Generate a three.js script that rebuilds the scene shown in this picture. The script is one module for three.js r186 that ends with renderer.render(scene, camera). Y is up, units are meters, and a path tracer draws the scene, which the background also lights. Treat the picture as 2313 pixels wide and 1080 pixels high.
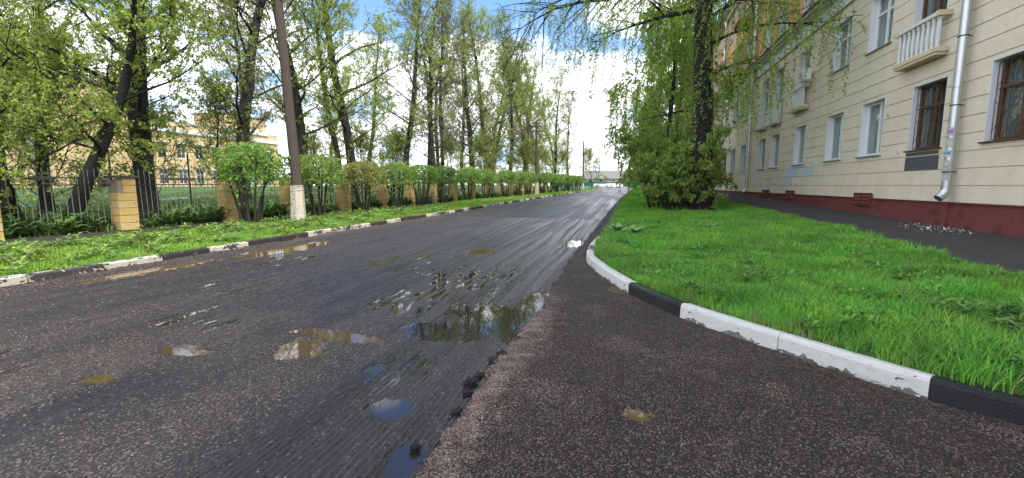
import * as THREE from 'three';
import { mergeGeometries } from 'three/addons/utils/BufferGeometryUtils.js';
import { RoundedBoxGeometry } from 'three/addons/geometries/RoundedBoxGeometry.js';
import { createNoise2D, createNoise3D } from 'simplex-noise';

// ---------------------------------------------------------------- camera, sky, sun, exposure
const scene = new THREE.Scene();
const camera = new THREE.PerspectiveCamera(56.74, 2313 / 1080, 0.1, 3000);
camera.rotation.order = 'YXZ';
camera.position.set(0, 1.6, 0);
camera.rotation.set(THREE.MathUtils.degToRad(-6.9), THREE.MathUtils.degToRad(14.39), 0);

const renderer = new THREE.WebGLRenderer({ antialias: true });
renderer.toneMapping = THREE.LinearToneMapping;
renderer.toneMappingExposure = 2.75;
renderer.shadowMap.enabled = true;
renderer.shadowMap.type = THREE.PCFSoftShadowMap;

function rng(seed) { let a = seed | 0; return () => { a = (a + 0x6d2b79f5) | 0; let t = Math.imul(a ^ (a >>> 15), 1 | a); t = (t + Math.imul(t ^ (t >>> 7), 61 | t)) ^ t; return ((t ^ (t >>> 14)) >>> 0) / 4294967296; }; }
const R = rng(7);
const n2 = createNoise2D(rng(11)), n2b = createNoise2D(rng(12)), n3 = createNoise3D(rng(13));
const clamp = (x, a = 0, b = 1) => Math.min(b, Math.max(a, x));
const lerp = (a, b, t) => a + (b - a) * t;
const sst = (a, b, x) => { const t = clamp((x - a) / (b - a)); return t * t * (3 - 2 * t); };
function fbm(f, x, y, o = 4) { let s = 0, a = 0.5, w = 0; for (let i = 0; i < o; i++) { s += a * f(x, y); w += a; x = x * 2.03 + 17.1; y = y * 2.03 - 9.7; a *= 0.5; } return s / w; }

{ // sky: a layer of broken white cloud over blue, the same all round
  const W = 2048, H = 1024, d = new Float32Array(W * H * 4);
  for (let row = 0; row < H; row++) {
    const up = ((row + 0.5) / H - 0.5) * Math.PI, y = Math.sin(up), c = Math.cos(up);
    for (let col = 0; col < W; col++) {
      const a = ((col + 0.5) / W - 0.5) * 2 * Math.PI, x = Math.cos(a) * c, z = Math.sin(a) * c, i = (row * W + col) * 4;
      const yy = Math.max(y, 0), k = 1 / (yy + 0.22), u = x * k * 1.25 + 3.1, v = z * k * 1.25 + 0.4;
      const f = fbm(n2, u, v, 6) + 0.35 * fbm(n2b, u * 0.45 + 9, v * 0.45, 2);
      const cov = sst(-0.30, 0.16, f + 0.30 * (1 - sst(0.0, 0.5, yy)));
      const lum = 0.9 + 0.3 * fbm(n2b, u * 1.7, v * 1.7, 4);
      const hz = 1 - sst(0, 0.5, yy), B = [lerp(0.08, 0.27, hz), lerp(0.19, 0.4, hz), lerp(0.45, 0.58, hz)];
      d[i] = lerp(B[0], 0.97 * lum, cov); d[i + 1] = lerp(B[1], 0.99 * lum, cov); d[i + 2] = lerp(B[2], 1.03 * lum, cov); d[i + 3] = 1;
    }
  }
  const t = new THREE.DataTexture(d, W, H, THREE.RGBAFormat, THREE.FloatType);
  t.mapping = THREE.EquirectangularReflectionMapping; t.magFilter = t.minFilter = THREE.LinearFilter; t.needsUpdate = true;
  scene.background = t; scene.environment = t;
}
const sun = new THREE.DirectionalLight(new THREE.Color().setRGB(1, 0.95, 0.86), 1.5);
sun.position.set(48, 66, 14); sun.target.position.set(-6, 0, -20);
sun.castShadow = true; sun.shadow.radius = 20; sun.shadow.mapSize.set(4096, 4096);
Object.assign(sun.shadow.camera, { left: -90, right: 90, top: 90, bottom: -90, near: 1, far: 300 });
scene.add(sun, sun.target);

// ---------------------------------------------------------------- helpers
const used = {};
const nm = (b) => { const k = used[b] = (used[b] ?? -1) + 1; return k ? b + '_' + String(k).padStart(3, '0') : b; };
function tag(o, label, category, group, kind) { o.userData = { ...o.userData, label, category }; if (group) o.userData.group = group; if (kind) o.userData.kind = kind; return o; }
const shade = (m) => { m.castShadow = m.receiveShadow = true; return m; };
function mesh(name, geo, mat, parent) { const m = shade(new THREE.Mesh(geo, mat)); m.name = parent ? name : nm(name); (parent ?? scene).add(m); return m; }
function grp(name, parent, x = 0, y = 0, z = 0, ry = 0) { const g = new THREE.Group(); g.name = parent ? name : nm(name); g.position.set(x, y, z); g.rotation.y = ry; (parent ?? scene).add(g); return g; }
function structure(m, label, category = 'ground') { m.userData.kind = 'structure'; m.userData.label = label; m.userData.category = category; return m; }
const rgb = (r, g, b) => new THREE.Color().setRGB(r, g, b);
const M = (r, g, b, rough = 0.9, o = {}) => new THREE.MeshStandardMaterial({ color: rgb(r, g, b), roughness: rough, ...o });
function poly(pts) { return (s) => { if (s <= pts[0][0]) return pts[0][1]; for (let i = 1; i < pts.length; i++) if (s <= pts[i][0]) return lerp(pts[i - 1][1], pts[i][1], (s - pts[i - 1][0]) / (pts[i][0] - pts[i - 1][0])); return pts[pts.length - 1][1]; }; }
const toByte = (v) => Math.round(255 * Math.pow(clamp(v), 1 / 2.2));
function colorTex(w, h, fn, wrap = true) {
  const d = new Uint8Array(w * h * 4);
  for (let y = 0, i = 0; y < h; y++) for (let x = 0; x < w; x++, i += 4) { const c = fn(x / w, y / h); d[i] = toByte(c[0]); d[i + 1] = toByte(c[1]); d[i + 2] = toByte(c[2]); d[i + 3] = 255; }
  return dtex(d, w, h, true, wrap);
}
function grayTex(w, h, fn, wrap = true) {
  const d = new Uint8Array(w * h * 4);
  for (let y = 0, i = 0; y < h; y++) for (let x = 0; x < w; x++, i += 4) { d[i] = d[i + 1] = d[i + 2] = Math.round(255 * clamp(fn(x / w, y / h))); d[i + 3] = 255; }
  return dtex(d, w, h, false, wrap);
}
function dtex(d, w, h, srgb, wrap) {
  const t = new THREE.DataTexture(d, w, h, THREE.RGBAFormat); t.magFilter = THREE.LinearFilter; t.minFilter = THREE.LinearMipmapLinearFilter; t.generateMipmaps = true;
  t.wrapS = t.wrapT = wrap ? THREE.RepeatWrapping : THREE.ClampToEdgeWrapping; if (srgb) t.colorSpace = THREE.SRGBColorSpace; t.needsUpdate = true; return t;
}
// noise that repeats with period 1 in u and v
function tn(u, v, f, o = 4, seed = 0) { const a = 2 * Math.PI, x = Math.cos(a * u), y = Math.sin(a * u), p = Math.cos(a * v), q = Math.sin(a * v); let s = 0, w = 0, m = 0.5, k = f / 6.283; for (let i = 0; i < o; i++) { s += m * (n3(x * k + seed, y * k + p * k * 0.7, q * k + 3 * i) + n3(p * k - seed, q * k + x * k * 0.7, y * k + 5 * i)) * 0.62; w += m; k *= 2.1; m *= 0.5; } return s / w; }
function scaled(t, x, y = x) { const c = t.clone(); c.repeat.set(x, y); c.needsUpdate = true; return c; }
function uvBox(g, k = 1) { // uv in metres on the three planes
  const p = g.attributes.position, n = g.attributes.normal, u = new Float32Array(p.count * 2);
  for (let i = 0; i < p.count; i++) { const ax = Math.abs(n.getX(i)), ay = Math.abs(n.getY(i)), az = Math.abs(n.getZ(i)); const [a, b] = ay > ax && ay > az ? [p.getX(i), p.getZ(i)] : ax > az ? [p.getZ(i), p.getY(i)] : [p.getX(i), p.getY(i)]; u[2 * i] = a * k; u[2 * i + 1] = b * k; }
  g.setAttribute('uv', new THREE.BufferAttribute(u, 2)); return g;
}
function box(w, h, d, x = 0, y = 0, z = 0, k = 1) { const g = new THREE.BoxGeometry(w, h, d); g.translate(x, y, z); return uvBox(g, k); }
function rbox(w, h, d, x = 0, y = 0, z = 0, r = 0.01) { const g = new RoundedBoxGeometry(w, h, d, 1, r); g.translate(x, y, z); return uvBox(g); }
function bar(a, b, r, sides = 5) { const A = new THREE.Vector3(...a), B = new THREE.Vector3(...b), D = B.clone().sub(A), g = new THREE.CylinderGeometry(r, r, D.length(), sides, 1); g.applyQuaternion(new THREE.Quaternion().setFromUnitVectors(new THREE.Vector3(0, 1, 0), D.clone().normalize())); g.translate((A.x + B.x) / 2, (A.y + B.y) / 2, (A.z + B.z) / 2); return g; }
const merge = (list) => mergeGeometries(list.map((g) => (g.index ? g.toNonIndexed() : g)));
class Acc { // collects tubes and leaves into one geometry
  constructor() { this.p = []; this.n = []; this.u = []; this.c = []; this.i = []; }
  tube(pts, rad, sides) {
    let base = this.p.length / 3; const T = new THREE.Vector3(), N = new THREE.Vector3(0.3, 0.1, 1), Bn = new THREE.Vector3(); let len = 0;
    for (let k = 0; k < pts.length; k++) {
      const a = pts[Math.max(0, k - 1)], b = pts[Math.min(pts.length - 1, k + 1)];
      T.set(b[0] - a[0], b[1] - a[1], b[2] - a[2]).normalize(); N.addScaledVector(T, -N.dot(T)); if (N.lengthSq() < 1e-6) N.set(T.y, -T.x, 0.01); N.normalize(); Bn.crossVectors(T, N);
      if (k) len += Math.hypot(pts[k][0] - pts[k - 1][0], pts[k][1] - pts[k - 1][1], pts[k][2] - pts[k - 1][2]);
      for (let j = 0; j <= sides; j++) { const t = (j / sides) * 2 * Math.PI, c = Math.cos(t), s = Math.sin(t), nx = N.x * c + Bn.x * s, ny = N.y * c + Bn.y * s, nz = N.z * c + Bn.z * s; this.p.push(pts[k][0] + nx * rad[k], pts[k][1] + ny * rad[k], pts[k][2] + nz * rad[k]); this.n.push(nx, ny, nz); this.u.push((j / sides) * Math.max(1, Math.round(rad[0] * 12)) * 0.5, len); }
    }
    const w = sides + 1;
    for (let k = 0; k + 1 < pts.length; k++) for (let j = 0; j < sides; j++) { const a = base + k * w + j; this.i.push(a, a + 1, a + w, a + 1, a + w + 1, a + w); }
  }
  leaf(x, y, z, size, r, col, droop = 0, tri = false) {
    const a = r() * 6.283, b = (r() - 0.5) * 2.2 - droop, dx = Math.cos(a) * Math.cos(b), dy = Math.sin(b), dz = Math.sin(a) * Math.cos(b), t = r() * 6.283;
    let sx = -Math.sin(a) * Math.cos(t), sy = Math.sin(t), sz = Math.cos(a) * Math.cos(t); const l = size, w = size * 0.38, q = this.p.length / 3;
    const nx = dy * sz - dz * sy, ny = dz * sx - dx * sz, nz = dx * sy - dy * sx, L = Math.hypot(nx, ny, nz) || 1;
    if (tri) { const v = w * 1.25; this.p.push(x + sx * v, y + sy * v, z + sz * v, x + dx * l, y + dy * l, z + dz * l, x - sx * v, y - sy * v, z - sz * v); for (let k = 0; k < 3; k++) { this.n.push(-nx / L, -ny / L, -nz / L); this.c.push(...col); } this.u.push(0, 0, 1, 0, 1, 1); this.i.push(q, q + 1, q + 2); return; }
    this.p.push(x, y, z, x + dx * l * 0.5 + sx * w, y + dy * l * 0.5 + sy * w, z + dz * l * 0.5 + sz * w, x + dx * l, y + dy * l, z + dz * l, x + dx * l * 0.5 - sx * w, y + dy * l * 0.5 - sy * w, z + dz * l * 0.5 - sz * w);
    for (let k = 0; k < 4; k++) { this.n.push(-nx / L, -ny / L, -nz / L); this.c.push(...col); }
    this.u.push(0, 0, 1, 0, 1, 1, 0, 1); this.i.push(q, q + 1, q + 2, q, q + 2, q + 3);
  }
  build() {
    const g = new THREE.BufferGeometry(); g.setAttribute('position', new THREE.Float32BufferAttribute(this.p, 3)); g.setAttribute('normal', new THREE.Float32BufferAttribute(this.n, 3)); g.setAttribute('uv', new THREE.Float32BufferAttribute(this.u, 2));
    if (this.c.length) g.setAttribute('color', new THREE.Float32BufferAttribute(this.c, 3)); g.setIndex(this.i); return g;
  }
}

// ---------------------------------------------------------------- lie of the land (s = metres up the road, z = -s)
const hr = (s) => 0.005 * (Math.sqrt((Math.min(s, 135) - 10) ** 2 + 9) + (Math.min(s, 135) - 10));
const kerbL = poly([[-6, -9.3], [4.5, -9.36], [7.4, -9.42], [11, -9.4], [16.5, -9.2], [27, -8.75], [40, -8.35], [64, -7.05], [82, -5.9], [100, -4.9], [108, -6.5]]);
const kerbRpts = [[9, -2.2], [6, -2.55], [4.4, -2.85], [3.4, -3.2], [2.67, -3.64], [2.27, -3.92], [1.47, -4.78], [0.66, -5.76], [0.08, -6.79], [-0.48, -8.33], [-0.78, -9.46], [-0.85, -10.86], [-0.75, -12.73], [-0.68, -20], [-0.6, -28], [-0.42, -42], [0.3, -65], [1.4, -100]];
for (const q of kerbRpts) { const k = lerp(0.952, 1, sst(10, 16, -q[1])); q[0] *= k; q[1] *= k; }
const xKerbR = poly([...kerbRpts.map(([x, z]) => [-z, x])].sort((a, b) => a[0] - b[0]));
const lip = poly([[-3, -1.06], [2.05, -1.08], [2.74, -1.07], [3.59, -1.12], [4.91, -1.03], [6.45, -1.08], [9.8, -1.16], [14.2, -1.12], [28, -0.92], [42.7, -0.62], [65, 0.1], [100, 1.2]]);
const vergeX = poly([[-6, -13.5], [6.8, -13.85], [9.9, -14.1], [13.4, -13.6], [19, -12.9], [30, -12.3], [45, -10.9], [65, -8.9], [82, -7.6], [100, -6]]);
const fenceX = poly([[-6, -17.4], [8.15, -16.6], [11.1, -16.25], [14.6, -15.7], [17.4, -15.15], [20.7, -14.55], [24, -14.25], [27.1, -14.05], [30.3, -13.85], [40, -12.9], [60, -11], [80, -9.4], [100, -8]]);
const lawnX = poly([[-4, 4.5], [2.6, 4.6], [6.9, 4.86], [10.9, 5.29], [17.6, 5.86], [30, 6.0], [120, 6.2]]);
const hWall = poly([[-8, 0.4], [0, 0.45], [10.9, 0.58], [13.1, 0.61], [20.5, 0.74], [31.5, 1.01], [45, 1.2], [70, 1.4], [120, 1.6]]);
const hEdge = poly([[-8, 0.36], [2, 0.38], [10.9, 0.44], [17.6, 0.5], [30, 0.62], [60, 1.0], [120, 1.5]]);
const hLawn = (x, s) => { const a = xKerbR(s) + 0.16, t = clamp((x - a) / (lawnX(s) - a)); return lerp(hr(s) + 0.185 - 0.06 * sst(11, 15, s), hEdge(s) - 0.03, Math.pow(t, 0.8)) + 0.02 * n2(x * 0.9, s * 0.9) * sst(0, 0.08, t) * sst(1, 0.94, t); };
const hVerge = (x, s) => hr(s) + 0.115 + 0.03 * sst(0, 1.2, kerbL(s) - x) + 0.015 * n2(x, s);
const hYard = (x, s) => hr(s) + 0.12 + 1.0 * sst(2, 42, fenceX(s) - x) * (1 - 0.6 * sst(30, 110, s)) + 0.04 * n2(x * 0.3, s * 0.3);
const WL = -0.012; // level of the water below the road's general surface
const puddles = [ // x, s, half width, half length, turn, depth, 1 muddy or 2 streaky film in the grooves
  [-1.55, 4.95, 0.52, 0.74, -0.35, 0.036, 0], [-2.05, 4.4, 0.42, 0.3, 0.3, 0.028, 0], [-1.2, 5.8, 0.2, 0.6, 0, 0.03, 0], [-2.95, 3.98, 0.52, 0.14, 0.12, 0.05, 1], [-3.05, 3.58, 0.24, 0.26, 0.3, 0.06, 1],
  [-4.15, 3.26, 0.3, 0.12, 0.1, 0.04, 1], [-4.2, 2.57, 0.15, 0.08, 0, 0.04, 1], [-1.6, 2.72, 0.15, 0.17, 0.3, 0.03, 0], [-1.22, 2.12, 0.09, 0.27, 0, 0.03, 0],
  [-1.95, 3.3, 0.35, 0.5, 0.45, 0.024, 2], [-8.35, 9.6, 0.6, 1.7, 0, 0.036, 1], [-7.3, 7.9, 0.9, 1.4, 0.1, 0.03, 2], [-5.9, 5.6, 0.9, 0.7, 0.1, 0.024, 2],
  [-3.4, 10.2, 0.3, 0.5, 0.1, 0.036, 1], [-1.35, 12.1, 0.3, 0.7, 0, 0.045, 0], [-5.0, 4.1, 0.7, 0.35, 0.2, 0.024, 2], [-8.7, 6.2, 0.36, 1.4, 0.03, 0.032, 1], [-2.6, 7.2, 0.9, 1.6, 0, 0.026, 2], [-2.7, 5.6, 0.8, 0.9, 0, 0.026, 2], [-5.6, 2.5, 0.6, 0.4, 0.1, 0.022, 2], [-4.5, 8.6, 1.0, 1.6, 0.1, 0.022, 2],
];
function pudD(x, s) { let b = 0; for (const [px, ps, rx, rs, a, d, m] of puddles) { const dx = x - px, ds = s - ps; if (Math.abs(dx) > 2 || Math.abs(ds) > 2.4) continue; const c = Math.cos(a), q = Math.sin(a), u = (dx * c - ds * q) / rx, v = (dx * q + ds * c) / rs; const r = Math.hypot(u, v) + 0.42 * fbm(n2, x * 3.6 + px, s * 2.2, 3) + 0.16 * n2b(x * 13, s * 3.5), st = m === 2 ? 0.35 + 0.9 * n2(x * 9 + 0.6 * n2b(x, s), s * 0.9) : 1; b = Math.max(b, d * sst(1.25, 0.5, r) * st); } return b; }
const wander = (x, s) => 0.02 * n2b(x * 0.5, s * 0.2) + 0.005 * n2(x * 4, s * 0.9);
const groove = (x) => { const t = (x / 0.05) % 1; return Math.abs(2 * (t < 0 ? t + 1 : t) - 1); };
const milled = (x, s) => clamp(0.85 + 0.8 * fbm(n2, x * 0.55 + 4, s * 0.1, 3) - 0.9 * sst(-2.0, -2.8, x) * sst(-5.6, -4.6, x) * sst(6.0, 2.8, s + 0.8 * n2(x * 0.8, s)) * sst(-0.9, 0.3, fbm(n2b, x * 0.5, s * 0.25, 2) + 0.2));
const ridge = (x, s) => { const m = milled(x, s); return m * (groove(x) - 0.5) * (0.35 + 0.65 * (0.5 + 0.5 * n2(x * 20, s * 4))); };
const hRoad = (x, s) => hr(s) + 0.006 * fbm(n2b, x * 1.1, s * 0.45, 3) + 0.004 * n2(x * 6, s * 1.2) - pudD(x, s) + 0.045 * sst(0.6, 0.0, x - kerbL(s)) * (0.55 + 0.45 * n2(x * 2, s * 0.9));

// a sheet between two edges, u across and s along, uv as given or in metres
function sheet(rows, cols, xa, xb, hf, uvf) {
  const p = [], u = [], idx = [], w = cols.length;
  for (const s of rows) for (const c of cols) { const x = lerp(xa(s), xb(s), c); p.push(x, hf(x, s, c), -s); const q = uvf ? uvf(x, s) : [x, s]; u.push(q[0], q[1]); }
  for (let j = 0; j + 1 < rows.length; j++) for (let i = 0; i + 1 < w; i++) { const a = j * w + i; idx.push(a, a + 1, a + w, a + 1, a + w + 1, a + w); }
  const g = new THREE.BufferGeometry(); g.setAttribute('position', new THREE.Float32BufferAttribute(p, 3)); g.setAttribute('uv', new THREE.Float32BufferAttribute(u, 2)); g.setIndex(idx); g.computeVertexNormals(); return g;
}
const range = (a, b, n) => Array.from({ length: n + 1 }, (_, i) => a + ((b - a) * i) / n);
const grow = (a, b, d, k) => { const r = [a]; while (r[r.length - 1] < b) { r.push(Math.min(b, r[r.length - 1] + d)); d *= k; } return r; };

// stone chips: nearest cell centre on a jittered grid
const hash = (x, y) => { let h = Math.imul(x | 0, 374761393) + Math.imul(y | 0, 668265263); h = Math.imul(h ^ (h >>> 13), 1274126177); return ((h ^ (h >>> 16)) >>> 0) / 4294967296; };
function chip(x, y, out) { const ix = Math.floor(x), iy = Math.floor(y); let best = 9, b2 = 9, bi = 0; for (let j = -1; j <= 1; j++) for (let i = -1; i <= 1; i++) { const h = hash(ix + i, iy + j), dx = ix + i + 0.15 + 0.7 * h - x, dy = iy + j + 0.15 + 0.7 * ((h * 91.7) % 1) - y, d = dx * dx + dy * dy; if (d < best) { b2 = best; best = d; bi = h; } else if (d < b2) b2 = d; } out[0] = Math.sqrt(best); out[1] = (bi * 7919.3) % 1; out[2] = Math.sqrt(b2) - out[0]; }
const CHIPS = [[0.26, 0.12, 0.075], [0.28, 0.18, 0.13], [0.36, 0.29, 0.2], [0.22, 0.21, 0.2], [0.4, 0.35, 0.28], [0.13, 0.08, 0.065], [0.3, 0.15, 0.08]];
const mud0 = (x, s) => sst(0.9, 0.2, x - kerbL(s) + 0.35 * n2(x * 3, s * 1.5));
function roadMaps(W, H, X0, X1, S0, S1, kind) {
  const col = new Uint8Array(W * H * 4), rg = new Uint8Array(W * H * 4), bm = new Uint8Array(W * H * 4), o = [0, 0, 0];
  for (let j = 0, i = 0; j < H; j++) { const s = lerp(S0, S1, (j + 0.5) / H);
    for (let k = 0; k < W; k++, i += 4) {
      const x = lerp(X0, X1, (k + 0.5) / W); let c, r, b;
      const big = fbm(n2, x * 0.8 + 5, s * 0.5, 3), fine = n2b(x * 40, s * 40);
      if (kind === 'road') {
        const m = milled(x, s), g = groove(x), tooth = 0.5 + 0.5 * n2(x * 20, s * 4), gr = g * (0.35 + 0.65 * tooth);
        chip(x * 72, s * 72, o);
        const wet = sst(-0.5, 0.6, fbm(n2b, x * 3.6 + 2 + 0.3 * n2(x * 0.6, s * 0.1), s * 0.07, 3) + 0.25 * sst(2.2, 6, s));
        const show = o[1] < lerp(0.42, 0.05, m) + 0.25 * mud0(x, s) && o[0] < 0.42; const band = fbm(n2b, x * 1.9 + 0.3 * n2(x, s * 0.2), s * 0.16 + 7, 3), base = (0.016 + 0.004 * big + 0.004 * fine + 0.032 * m * (gr - 0.3)) * (1 + 0.55 * band);
        c = [base * 1.5, base * 1.2, base * 1.12];
        const mud = sst(0.1, 0.55, fbm(n2, x * 0.6 + 31, s * 0.28 + 3, 4)) * 0.3 + 0.6 * sst(0.9, 0.1, x - kerbL(s) + 0.35 * n2(x * 3, s * 1.5));
        c = [lerp(c[0], 0.034, mud), lerp(c[1], 0.025, mud), lerp(c[2], 0.02, mud)];
        { const d = Math.abs(x + 5.23 + 0.02 * n2b(3, s * 4)); if (s > 3.78 && s < 4.62 && d < 0.03 && n2(x * 22, s * 9) > -0.15) c = [0.34, 0.28, 0.16]; }
        if (show) { const q = CHIPS[Math.floor(o[1] * 997) % 7], z = 0.55 + 0.5 * ((o[1] * 313) % 1); c = [q[0] * z, q[1] * z * 0.95, q[2] * z]; }
        b = 0.5 + 0.12 * m * (gr - 0.5) + 0.2 * m * n2(x * 34, s * 13) + (1 - 0.6 * m) * 0.4 * (0.5 - o[0]) + 0.06 * fine;
        r = lerp(0.58, 0.4, wet) + 0.2 * (gr - 0.5) * m - (gr < 0.28 ? 0.16 * wet * m : 0) + 0.05 * fine + (show ? 0.06 : 0);
      } else {
        chip(x * 105, s * 105, o); const d = x - lip(s);
        const light = clamp(sst(0.4, 0.03, d + 0.16 * n2(x * 4, s * 4)) * 0.7 * sst(7, 4.5, s) + 0.3 * sst(0.0, 0.6, fbm(n2, x * 0.9 + 7, s * 0.9 + 2, 3)));
        const show = o[1] < lerp(0.3, 0.8, light) && o[2] > 0.06; const base = 0.019 + 0.004 * big + 0.005 * fine + 0.04 * light * light;
        c = [base * 1.2, base * 0.97, base * 0.86];
        if (show) { const q = CHIPS[Math.floor(o[1] * 997) % 7], z = lerp(0.2, 0.85, Math.min(1, light + 0.35 * ((o[1] * 313) % 1))) + 0.2 * ((o[1] * 77) % 1); c = [q[0] * z, q[1] * z, q[2] * z * 1.02]; }
        b = 0.5 + 0.5 * (0.45 - o[0]) + 0.06 * fine; r = 0.75 + 0.1 * big + 0.06 * fine;
      }
      col[i] = toByte(c[0]); col[i + 1] = toByte(c[1]); col[i + 2] = toByte(c[2]); col[i + 3] = 255;
      rg[i] = rg[i + 1] = rg[i + 2] = 255 * clamp(r, 0.05, 1); rg[i + 3] = 255; bm[i] = bm[i + 1] = bm[i + 2] = 255 * clamp(b); bm[i + 3] = 255;
    } }
  const out = { map: dtex(col, W, H, true, false), roughnessMap: dtex(rg, W, H, false, false), bumpMap: dtex(bm, W, H, false, false) };
  for (const t of Object.values(out)) t.wrapS = t.wrapT = THREE.MirroredRepeatWrapping;
  return out;
}

// ---------------------------------------------------------------- ground, road, pavements
const soilTex = colorTex(512, 512, (u, v) => { const a = tn(u, v, 9, 5), b = 0.5 + 0.5 * tn(u, v, 60, 2, 4); return [0.05 + 0.02 * a + 0.02 * b, 0.042 + 0.016 * a + 0.016 * b, 0.03 + 0.01 * a + 0.01 * b]; });
const turfTex = colorTex(512, 512, (u, v) => { const a = tn(u, v, 8, 5), b = 0.5 + 0.5 * tn(u, v, 80, 3, 4); return [0.05 + 0.03 * b + 0.015 * a, 0.11 + 0.06 * b + 0.03 * a, 0.02 + 0.012 * b]; });
const walkTex = colorTex(1024, 1024, (u, v) => { const a = tn(u, v, 5, 5), b = tn(u, v, 150, 2, 4), k = 0.026 + 0.008 * a + 0.008 * b + (tn(u, v, 24, 3, 9) > 0.45 ? 0.02 : 0); return [k * 1.12, k, k * 0.93]; });
const fineBump = grayTex(512, 512, (u, v) => 0.5 + 0.4 * tn(u, v, 70, 3, 2));
const soilM = new THREE.MeshStandardMaterial({ map: scaled(soilTex, 0.5), bumpMap: scaled(fineBump, 0.7), bumpScale: 0.02, roughness: 0.95 });
const turfM = new THREE.MeshStandardMaterial({ map: scaled(turfTex, 0.4), bumpMap: scaled(fineBump, 0.9), bumpScale: 0.04, roughness: 0.95 });
const walkM = new THREE.MeshStandardMaterial({ map: scaled(walkTex, 0.3), bumpMap: scaled(fineBump, 1.3), bumpScale: 0.006, roughness: 0.85 });

structure(mesh('ground', sheet([...grow(-400, 140, 20, 1), ...grow(150, 1600, 15, 1.2)], range(0, 1, 60), () => -900, () => 900, (x, s) => hr(clamp(s, -50, 135)) - 0.35), turfM), 'open grassy ground reaching to the horizon');
{
  const X0 = -9.6, X1 = -0.75, S0 = 1.2, S1 = 20, uvf = (x, s) => [(x - X0) / (X1 - X0), (s - S0) / (S1 - S0)];
  const m = new THREE.MeshPhysicalMaterial({ specularIntensity: 0.75, ...roadMaps(2048, 2048, X0, X1, S0, S1, 'road'), bumpScale: 0.016, roughness: 1 });
  const road = mesh('road', sheet([-4, -2, 0, ...grow(1.2, 20, 0.045, 1.006)], range(0, 1, 704), () => -9.55, () => -0.75, (x, s) => (x < kerbL(s) - 0.1 ? hr(s) - 0.05 : hRoad(x, s) + 0.021 * ridge(x, s)), uvf), m); { const P = road.geometry.attributes.position; for (let i = 0; i < P.count; i++) P.setX(i, P.getX(i) + wander(P.getX(i), -P.getZ(i))); road.geometry.computeVertexNormals(); } structure(road, 'wet milled asphalt road surface with grooves and pools', 'road');
  const far = (u, v) => { const x = lerp(-9.6, 3, u), s = lerp(14, 120, v); const st = fbm(n2, x * 3.4 + 0.12 * n2b(x, s * 0.03), s * 0.012, 3), w = fbm(n2b, x * 0.7, s * 0.06, 3); return [st, w, x, s]; };
  const fm = new THREE.MeshStandardMaterial({
    map: colorTex(1024, 1024, (u, v) => { const [st, w, x, s] = far(u, v), k = 0.024 + 0.012 * st + 0.008 * w + 0.01 * n2(x * 30, s * 12) * 0.4, mud = 0.6 * sst(0.8, 0.1, x - kerbL(s) + 0.3 * n2(x * 2, s * 0.6)); return [lerp(k * 1.4, 0.05, mud), lerp(k * 1.15, 0.038, mud), lerp(k * 1.08, 0.03, mud)]; }, false),
    roughnessMap: grayTex(1024, 1024, (u, v) => { const [st, w, x, s] = far(u, v); return 0.45 + 0.12 * st - 0.14 * w + 0.08 * n2(x * 24, s * 9); }, false),
    bumpMap: grayTex(1024, 1024, (u, v) => { const [st, , x, s] = far(u, v); return 0.5 + 0.4 * st + 0.2 * n2(x * 30, s * 10); }, false), bumpScale: 0.014, roughness: 1,
  });
  mesh('road_surface', sheet(grow(19.9, 120, 0.25, 1.02), range(0, 1, 60), (s) => kerbL(s) - 0.05, (s) => lip(s) + 0.25, (x, s) => hRoad(x, s) - 0.002, (x, s) => [(x + 9.6) / 12.6, (s - 14) / 106]), fm, road);
}
for (const [x, s, rx, rs, a, d, muddy] of puddles) {
  const g = new THREE.CircleGeometry(1, 40); g.rotateX(-Math.PI / 2); g.scale(rx * 1.5, 1, rs * 1.5);
  const w = mesh('puddle', g, muddy === 1 ? puddles.mud ??= M(0.13, 0.085, 0.042, 0.03, { envMapIntensity: 1 }) : puddles.clear ??= M(0.03, 0.025, 0.02, 0.02));
  w.position.set(x, hr(s) + WL, -s); w.rotation.y = -a; structure(w, muddy === 1 ? 'muddy brown rainwater puddle in the milled road' : 'clear rainwater puddle mirroring sky and trees', 'puddle');
}
const hApron = (x, s) => hr(s) + 0.042 + 0.006 * fbm(n2, x * 1.4, s * 1.4, 3) + 0.003 * n2b(x * 9, s * 9) - 0.03 * sst(0.16, 0.02, Math.hypot((x - 0.12) / 1.3, s - 3.02) + 0.03 * n2(x * 7, s * 9)) ;
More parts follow.
